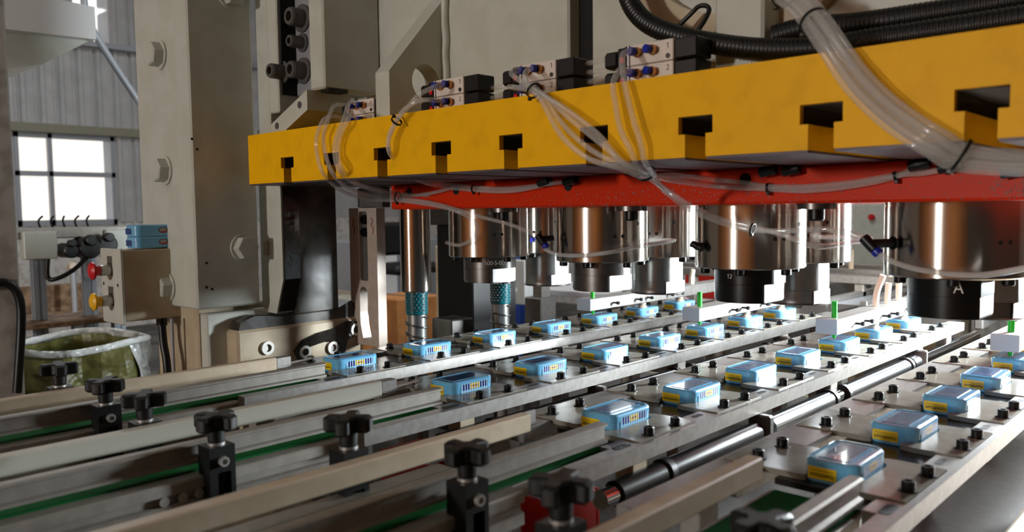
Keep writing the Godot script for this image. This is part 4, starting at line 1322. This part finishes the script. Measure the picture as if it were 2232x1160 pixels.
	for i in 4:
		var c: float = LANE[i]
		t = thing("outfeed_belt", "outfeed belt with aluminium sides leaving the %s lane" % LN[i], "conveyor", Vector3(c, 0.80, -3.2), "outfeed conveyors")
		start(); bx(c - 0.05, c + 0.05, 0.865, 0.882, -4.2, -2.62, 0.003); done("belt", M.frame, t)
		for s in [-1.0, 1.0]:
			start(); bx(c + s * 0.052, c + s * 0.075, 0.84, 0.90, -4.2, -2.62, 0.003); done("side_profile", M.alu, t)
		start(); bx(c - 0.04, c + 0.04, 0.0, 0.84, -3.6, -3.5); done("stand", M.paint_tan, t)
	t = thing("wall_panel", "pale control panel with a red button on the far wall", "control box", Vector3(-2.3, 1.0, -7.9))
	start(); bx(-2.95, -2.55, 0.6, 1.22, -8.0, -7.86, 0.01); done("panel_box", M.paint, t)
	start(); cyl(Vector3(-2.78, 1.10, -7.86), Vector3(-2.78, 1.10, -7.82), 0.03, -1, 16, 0.01); done("red_button", M.button, t)
	# red crate below the lanes
	t = thing("red_crate", "red plastic parts crate on the machine bed below the transfer lanes", "crate", Vector3(-1.08, 0.62, -1.11))
	start(); bx(-1.36, -0.87, 0.62, 0.63, -1.14, -1.02); done("crate_floor", M.crate, t)
	for e in [[-1.36, -0.87, -1.14, -1.13], [-1.36, -0.87, -1.03, -1.02], [-1.36, -1.35, -1.13, -1.03], [-0.88, -0.87, -1.13, -1.03]]:
		start(); bx(e[0], e[1], 0.63, 0.70, e[2], e[3], 0.002); done("crate_side", M.crate, t)
	t = thing("side_housing", "dark tan machine housing right of the nearest lane", "machine base", Vector3(-0.1, 0.0, -1.1))
	start(); bx(-0.238, 0.75, 0.0, 0.79, -2.3, -0.64, 0.006); done("housing", M.paint_tan, t)

# ---------------------------------------------------------------- valves and hoses
func valves() -> void:
	for i in 4:
		var x: float = [-1.395, -1.072, -0.862, -0.650][i]
		var z := -1.035 if i == 0 else -0.985
		var t := thing("solenoid_valve", "stacked white air valves with blue fittings, %s from left on the ram" % ORD[i], "valve", Vector3(x, 1.3755, z), "air valves on the ram")
		for k in 2:
			var y := 1.3757 + k * 0.030
			start(); bx(x - 0.036, x + 0.036, y, y + 0.029, z - 0.03, z + 0.012, 0.0012); done("valve_body", M.valve, t)
			start(); bx(x - 0.040, x - 0.038, y, y + 0.029, z - 0.03, z + 0.0125); done("gasket_plate", M.white, t)
			start(); bx(x - 0.060, x - 0.0385, y + 0.001, y + 0.028, z - 0.028, z + 0.010, 0.002); done("pilot_block", M.black, t)
			start(); cyl(Vector3(x - 0.050, y + 0.010, z + 0.010), Vector3(x - 0.050, y + 0.010, z + 0.0125), 0.0045, -1, 14); done("manual_button", M.button, t)
			start(); bx(x - 0.088, x - 0.062, y + 0.002, y + 0.026, z - 0.024, z + 0.006, 0.004); done("coil", M.black, t)
			start(); bx(x + 0.0365, x + 0.072, y + 0.0005, y + 0.0285, z - 0.03, z + 0.010, 0.002); done("end_cap", M.black, t)
			for d in [-0.022, 0.004]:
				var q := Vector3(x + d, y + 0.017, z + 0.012)
				start(); hexa(q, q + Vector3(0, 0, 0.006), 0.0075); cyl(q + Vector3(0.003, 0, 0.006), q + Vector3(0.003, 0, 0.010), 0.0062, -1, 14); done("brass_fitting", M.brass, t)
				start(); cyl(q + Vector3(0, 0, 0.010), q + Vector3(-0.002, 0, 0.0185), 0.0062, -1, 14, 0.001); done("release_collar", M.blue, t)
			letters(["1", "2"][1 - k], 0.010, M.ink, t, Vector3(x + 0.028, y + 0.020, z + 0.0121), Vector3.ZERO, "number")
			start(); lathe(Vector3(x + 0.028, y + 0.006, z + 0.012), Vector3(0, 0, 1), [Vector2(0.0036, 0), Vector2(0.0036, 0.001), Vector2(0.0020, 0.001), Vector2(0.0020, 0.0002), Vector2(0, 0.0002)], 14); done("screw", M.die_grey, t)

func bundle(label: String, base: Vector3, paths: Array, ties: Array, r := 0.0042, milky := false) -> void:
	var t := thing("air_hose", label, "hose", base, "clear air hoses on the ram")
	for p: String in paths:
		start(); tube(spline(v3(p), 7), r, 10); done("clear_tube", M.clear_milky if milky else M.clear, t)
	for e in ties:
		var at: Vector3 = e[0]
		var d: Vector3 = e[1].normalized()
		start(); lathe(at - d * 0.0015, d, [Vector2(e[2], 0), Vector2(e[2] + 0.0016, 0), Vector2(e[2] + 0.0016, 0.0034), Vector2(e[2], 0.0034)], 20)
		var s := frame_of(d).x
		box(at + s * (e[2] + 0.003), Vector3(0.006, 0.005, 0.005), 0.001)
		done("cable_tie", M.tie, t)

func hoses() -> void:
	valves()
	bundle("four clear air tubes looping over the left end of the yellow ram", Vector3(-1.36, 1.3, -0.92), [
		"-1.419,1.393,-1.005 -1.415,1.398,-0.965 -1.367,1.382,-0.908 -1.394,1.350,-0.908 -1.393,1.313,-0.908 -1.372,1.276,-0.908 -1.450,1.248,-1.000 -1.520,1.231,-1.120 -1.480,1.226,-1.180 -1.370,1.215,-1.18 -1.287,1.201,-1.18 -1.252,1.176,-1.205 -1.257,1.147,-1.21 -1.322,1.125,-1.225 -1.379,1.129,-1.235",
		"-1.419,1.423,-1.005 -1.405,1.418,-0.960 -1.354,1.380,-0.908 -1.370,1.348,-0.908 -1.361,1.307,-0.908 -1.334,1.270,-0.908 -1.441,1.250,-1.020 -1.503,1.238,-1.120 -1.483,1.232,-1.180 -1.354,1.218,-1.18 -1.230,1.189,-1.195 -1.146,1.171,-1.205 -1.074,1.147,-1.215",
		"-1.393,1.423,-1.005 -1.360,1.420,-0.965 -1.302,1.376,-0.908 -1.326,1.345,-0.908 -1.333,1.310,-0.908 -1.311,1.274,-0.908 -1.441,1.256,-1.050 -1.483,1.238,-1.180 -1.385,1.240,-1.185 -1.312,1.250,-1.190 -1.264,1.258,-1.20",
		"-1.393,1.393,-1.005 -1.350,1.404,-0.955 -1.284,1.378,-0.908 -1.312,1.348,-0.908 -1.322,1.314,-0.908 -1.303,1.278,-0.908 -1.433,1.258,-1.050 -1.478,1.243,-1.180 -1.385,1.236,-1.190"],
		[[Vector3(-1.481, 1.234, -1.178), Vector3(1, -0.15, -0.3), 0.0115]])
	bundle("clear air tube sagging between the second punch fittings", Vector3(-0.96, 1.12, -1.2), ["-1.064,1.123,-1.215 -1.030,1.113,-1.215 -0.955,1.114,-1.200 -0.902,1.121,-1.215 -0.885,1.130,-1.300 -0.880,1.137,-1.400 -0.985,1.133,-1.425"], [], 0.0042, true)
	var tee := thing("tee_fitting", "black tee fitting with blue collar between the first two punches", "fitting", Vector3(-1.07, 1.14, -1.216))
	start(); cyl(Vector3(-1.082, 1.150, -1.216), Vector3(-1.064, 1.132, -1.216), 0.0075, -1, 14, 0.001); cyl(Vector3(-1.075, 1.142, -1.216), Vector3(-1.062, 1.144, -1.240), 0.006, -1, 12); done("tee_body", M.black, tee)
	start(); cyl(Vector3(-1.064, 1.132, -1.216), Vector3(-1.059, 1.125, -1.216), 0.007, -1, 14, 0.001); done("release_collar", M.blue, tee)
	bundle("two clear air tubes tied together from the second valve into a T-slot", Vector3(-1.1, 1.38, -0.91), [
		"-1.068,1.423,-0.958 -1.066,1.415,-0.935 -1.085,1.402,-0.915 -1.107,1.383,-0.908 -1.138,1.362,-0.908 -1.163,1.333,-0.908 -1.168,1.309,-0.911 -1.186,1.295,-0.940 -1.200,1.278,-0.970 -1.284,1.263,-1.080 -1.318,1.253,-1.180 -1.229,1.244,-1.180 -1.129,1.239,-1.180 -1.043,1.248,-1.185 -1.032,1.254,-1.178",
		"-1.068,1.393,-0.958 -1.066,1.392,-0.925 -1.084,1.390,-0.910 -1.110,1.377,-0.901 -1.133,1.359,-0.901 -1.154,1.333,-0.901 -1.160,1.308,-0.906 -1.182,1.290,-0.940 -1.190,1.272,-0.970 -1.275,1.269,-1.080 -1.308,1.259,-1.180 -1.229,1.250,-1.180 -1.129,1.245,-1.180 -1.031,1.250,-1.180 -0.970,1.254,-1.178"],
		[[Vector3(-1.135, 1.3605, -0.904), Vector3(-0.7, -0.6, 0), 0.0090], [Vector3(-1.229, 1.247, -1.180), Vector3(1, -0.05, 0), 0.0065]])
	bundle("thick bundle of clear air tubes crossing the middle of the yellow ram", Vector3(-0.7, 1.3, -0.91), [
		"-0.884,1.423,-0.955 -0.880,1.414,-0.930 -0.830,1.388,-0.912 -0.800,1.371,-0.908 -0.753,1.319,-0.909 -0.703,1.282,-0.909 -0.659,1.262,-0.912 -0.653,1.249,-0.960 -0.672,1.228,-1.050 -0.670,1.202,-1.120 -0.652,1.183,-1.175 -0.604,1.170,-1.190 -0.557,1.157,-1.200 -0.522,1.143,-1.205 -0.502,1.140,-1.225 -0.500,1.142,-1.30 -0.505,1.146,-1.42 -0.60,1.146,-1.44",
		"-0.858,1.423,-0.955 -0.850,1.412,-0.930 -0.825,1.390,-0.906 -0.793,1.371,-0.901 -0.737,1.338,-0.902 -0.687,1.302,-0.902 -0.654,1.266,-0.906 -0.648,1.254,-0.960 -0.676,1.225,-1.055 -0.674,1.198,-1.120 -0.652,1.177,-1.175 -0.604,1.165,-1.190 -0.554,1.164,-1.200 -0.501,1.167,-1.205 -0.464,1.162,-1.210 -0.437,1.151,-1.212",
		"-0.858,1.393,-0.955 -0.850,1.393,-0.930 -0.821,1.386,-0.912 -0.789,1.366,-0.908 -0.744,1.331,-0.908 -0.694,1.295,-0.909 -0.648,1.261,-0.910 -0.645,1.249,-0.962 -0.687,1.245,-1.080 -0.672,1.237,-1.170 -0.626,1.232,-1.185 -0.576,1.229,-1.185 -0.514,1.225,-1.185 -0.447,1.230,-1.185 -0.389,1.241,-1.185 -0.366,1.252,-1.182",
		"-0.884,1.393,-0.955 -0.880,1.393,-0.925 -0.824,1.381,-0.906 -0.794,1.363,-0.901 -0.758,1.309,-0.903 -0.709,1.273,-0.903 -0.657,1.257,-0.905 -0.650,1.245,-0.962 -0.679,1.252,-1.080 -0.663,1.246,-1.170 -0.618,1.240,-1.185 -0.576,1.233,-1.185 -0.514,1.231,-1.185 -0.447,1.235,-1.185 -0.389,1.243,-1.185 -0.350,1.245,-1.185 -0.324,1.250,-1.182"],
		[[Vector3(-0.811, 1.378, -0.906), Vector3(0.8, -0.6, 0.1), 0.0115], [Vector3(-0.650, 1.2505, -0.961), Vector3(-0.1, -0.5, -0.6), 0.0120], [Vector3(-0.604, 1.1675, -1.190), Vector3(1, -0.25, 0), 0.0070], [Vector3(-0.576, 1.231, -1.185), Vector3(1, 0, 0), 0.0060], [Vector3(-0.389, 1.242, -1.185), Vector3(1, 0.2, 0), 0.0050]])
	bundle("clear air tube looping under the nearest punch cylinder", Vector3(-0.33, 1.11, -1.2), ["-0.420,1.133,-1.212 -0.394,1.119,-1.212 -0.358,1.110,-1.212 -0.317,1.106,-1.212 -0.278,1.108,-1.212 -0.232,1.119,-1.212"], [], 0.0042, true)
	tee = thing("tee_fitting", "black tee fitting with blue collar left of the nearest punch", "fitting", Vector3(-0.43, 1.143, -1.212))
	start(); cyl(Vector3(-0.441, 1.155, -1.212), Vector3(-0.424, 1.137, -1.212), 0.008, -1, 14, 0.001); cyl(Vector3(-0.432, 1.146, -1.212), Vector3(-0.408, 1.146, -1.25), 0.0065, -1, 12); hexa(Vector3(-0.412, 1.146, -1.245), Vector3(-0.409, 1.146, -1.25), 0.010); done("tee_body", M.black, tee)
	start(); cyl(Vector3(-0.424, 1.137, -1.212), Vector3(-0.418, 1.131, -1.212), 0.0078, -1, 14, 0.001); done("release_collar", M.blue, tee)
	bundle("two clear air tubes hanging in loops below the fourth valve", Vector3(-0.65, 1.34, -0.91), [
		"-0.672,1.423,-0.955 -0.668,1.412,-0.930 -0.652,1.380,-0.910 -0.640,1.345,-0.905 -0.630,1.314,-0.905 -0.620,1.286,-0.905 -0.620,1.262,-0.915 -0.632,1.247,-0.955",
		"-0.672,1.393,-0.955 -0.668,1.393,-0.925 -0.668,1.371,-0.908 -0.662,1.345,-0.905 -0.654,1.310,-0.905 -0.638,1.281,-0.905 -0.640,1.260,-0.925 -0.645,1.249,-0.958"], [])
	var big := []
	for e in [[-0.013, 0.003], [-0.008, -0.007], [-0.004, 0.011], [0.001, 0.002], [0.007, -0.008], [0.009, 0.011], [0.015, 0.001], [0.003, -0.009]]:
		var s := ""
		for q in [[-0.492, 1.490, -1.01], [-0.474, 1.478, -0.985], [-0.425, 1.443, -0.950], [-0.381, 1.396, -0.915], [-0.338, 1.337, -0.897], [-0.301, 1.297, -0.897], [-0.258, 1.264, -0.897], [-0.225, 1.245, -0.92], [-0.12, 1.238, -0.97]]:
			s += "%.4f,%.4f,%.4f " % [q[0] + e[0] * 0.62, q[1] + e[0] * 0.62, q[2] + e[1] * 0.8]
		big.append(s.strip_edges())
	bundle("heavy bundle of eight clear air tubes over the right end of the yellow ram", Vector3(-0.35, 1.36, -0.92), big, [[Vector3(-0.452, 1.463, -0.968), Vector3(0.7, -0.5, 0.4), 0.0160], [Vector3(-0.396, 1.413, -0.926), Vector3(0.65, -0.7, 0.4), 0.0160], [Vector3(-0.236, 1.251, -0.910), Vector3(0.8, -0.5, -0.3), 0.0160]], 0.0043)
	bundle("clear air tubes strung between valve blocks behind the ram edge", Vector3(-0.8, 1.42, -1.03), [
		"-1.01,1.412,-1.00 -0.98,1.416,-1.02 -0.94,1.424,-1.02 -0.92,1.428,-1.01", "-1.01,1.395,-1.00 -0.97,1.400,-1.02 -0.93,1.414,-1.02",
		"-0.80,1.425,-1.00 -0.76,1.432,-1.02 -0.70,1.442,-1.03 -0.64,1.452,-1.03", "-0.80,1.412,-1.00 -0.75,1.418,-1.03 -0.71,1.428,-1.03", "-0.80,1.395,-1.00 -0.77,1.404,-1.02 -0.73,1.416,-1.02"], [[Vector3(-0.725, 1.437, -1.027), Vector3(1, 0.2, -0.1), 0.009]])
	for e in [["black corrugated hose drooping along the top of the ram", "-0.800,1.64,-1.05 -0.755,1.561,-1.045 -0.728,1.508,-1.04 -0.693,1.475,-1.035 -0.634,1.447,-1.03 -0.561,1.424,-1.03 -0.494,1.409,-1.03 -0.427,1.402,-1.03 -0.366,1.402,-1.03 -0.204,1.402,-1.03 0.1,1.41,-1.03", 0.0150], ["upper black corrugated hose behind the heavy tube bundle", "-0.517,1.437,-1.08 -0.471,1.441,-1.08 -0.409,1.434,-1.075 -0.344,1.431,-1.07 -0.210,1.431,-1.07 0.1,1.44,-1.07", 0.0160]]:
		var pts := v3(e[1])
		O = pts[3]
		# evenly spaced rings: four samples to a rib
		var cv := Curve3D.new()
		for p in spline(pts, 10):
			cv.add_point(p)
		var n := int(cv.get_baked_length() / 0.0015)
		var row := PackedVector3Array()
		for k in n + 1:
			row.append(cv.sample_baked(cv.get_baked_length() * k / n))
		start(); tube(row, e[2] - 0.0012, 14, 0.0014)
		tag(done("corrugated_hose", M.hose), e[0], "hose", "corrugated hoses")
	O = Vector3(-0.66, 1.46, -1.06)
	start(); tube(spline(v3("-0.72,1.44,-1.05 -0.69,1.458,-1.07 -0.655,1.488,-1.08 -0.635,1.500,-1.08 -0.62,1.492,-1.08 -0.63,1.465,-1.07 -0.65,1.445,-1.06"), 6), 0.0036, 8)
	tag(done("control_cable", M.hose), "thin black cable looped above the fourth valve", "cable")
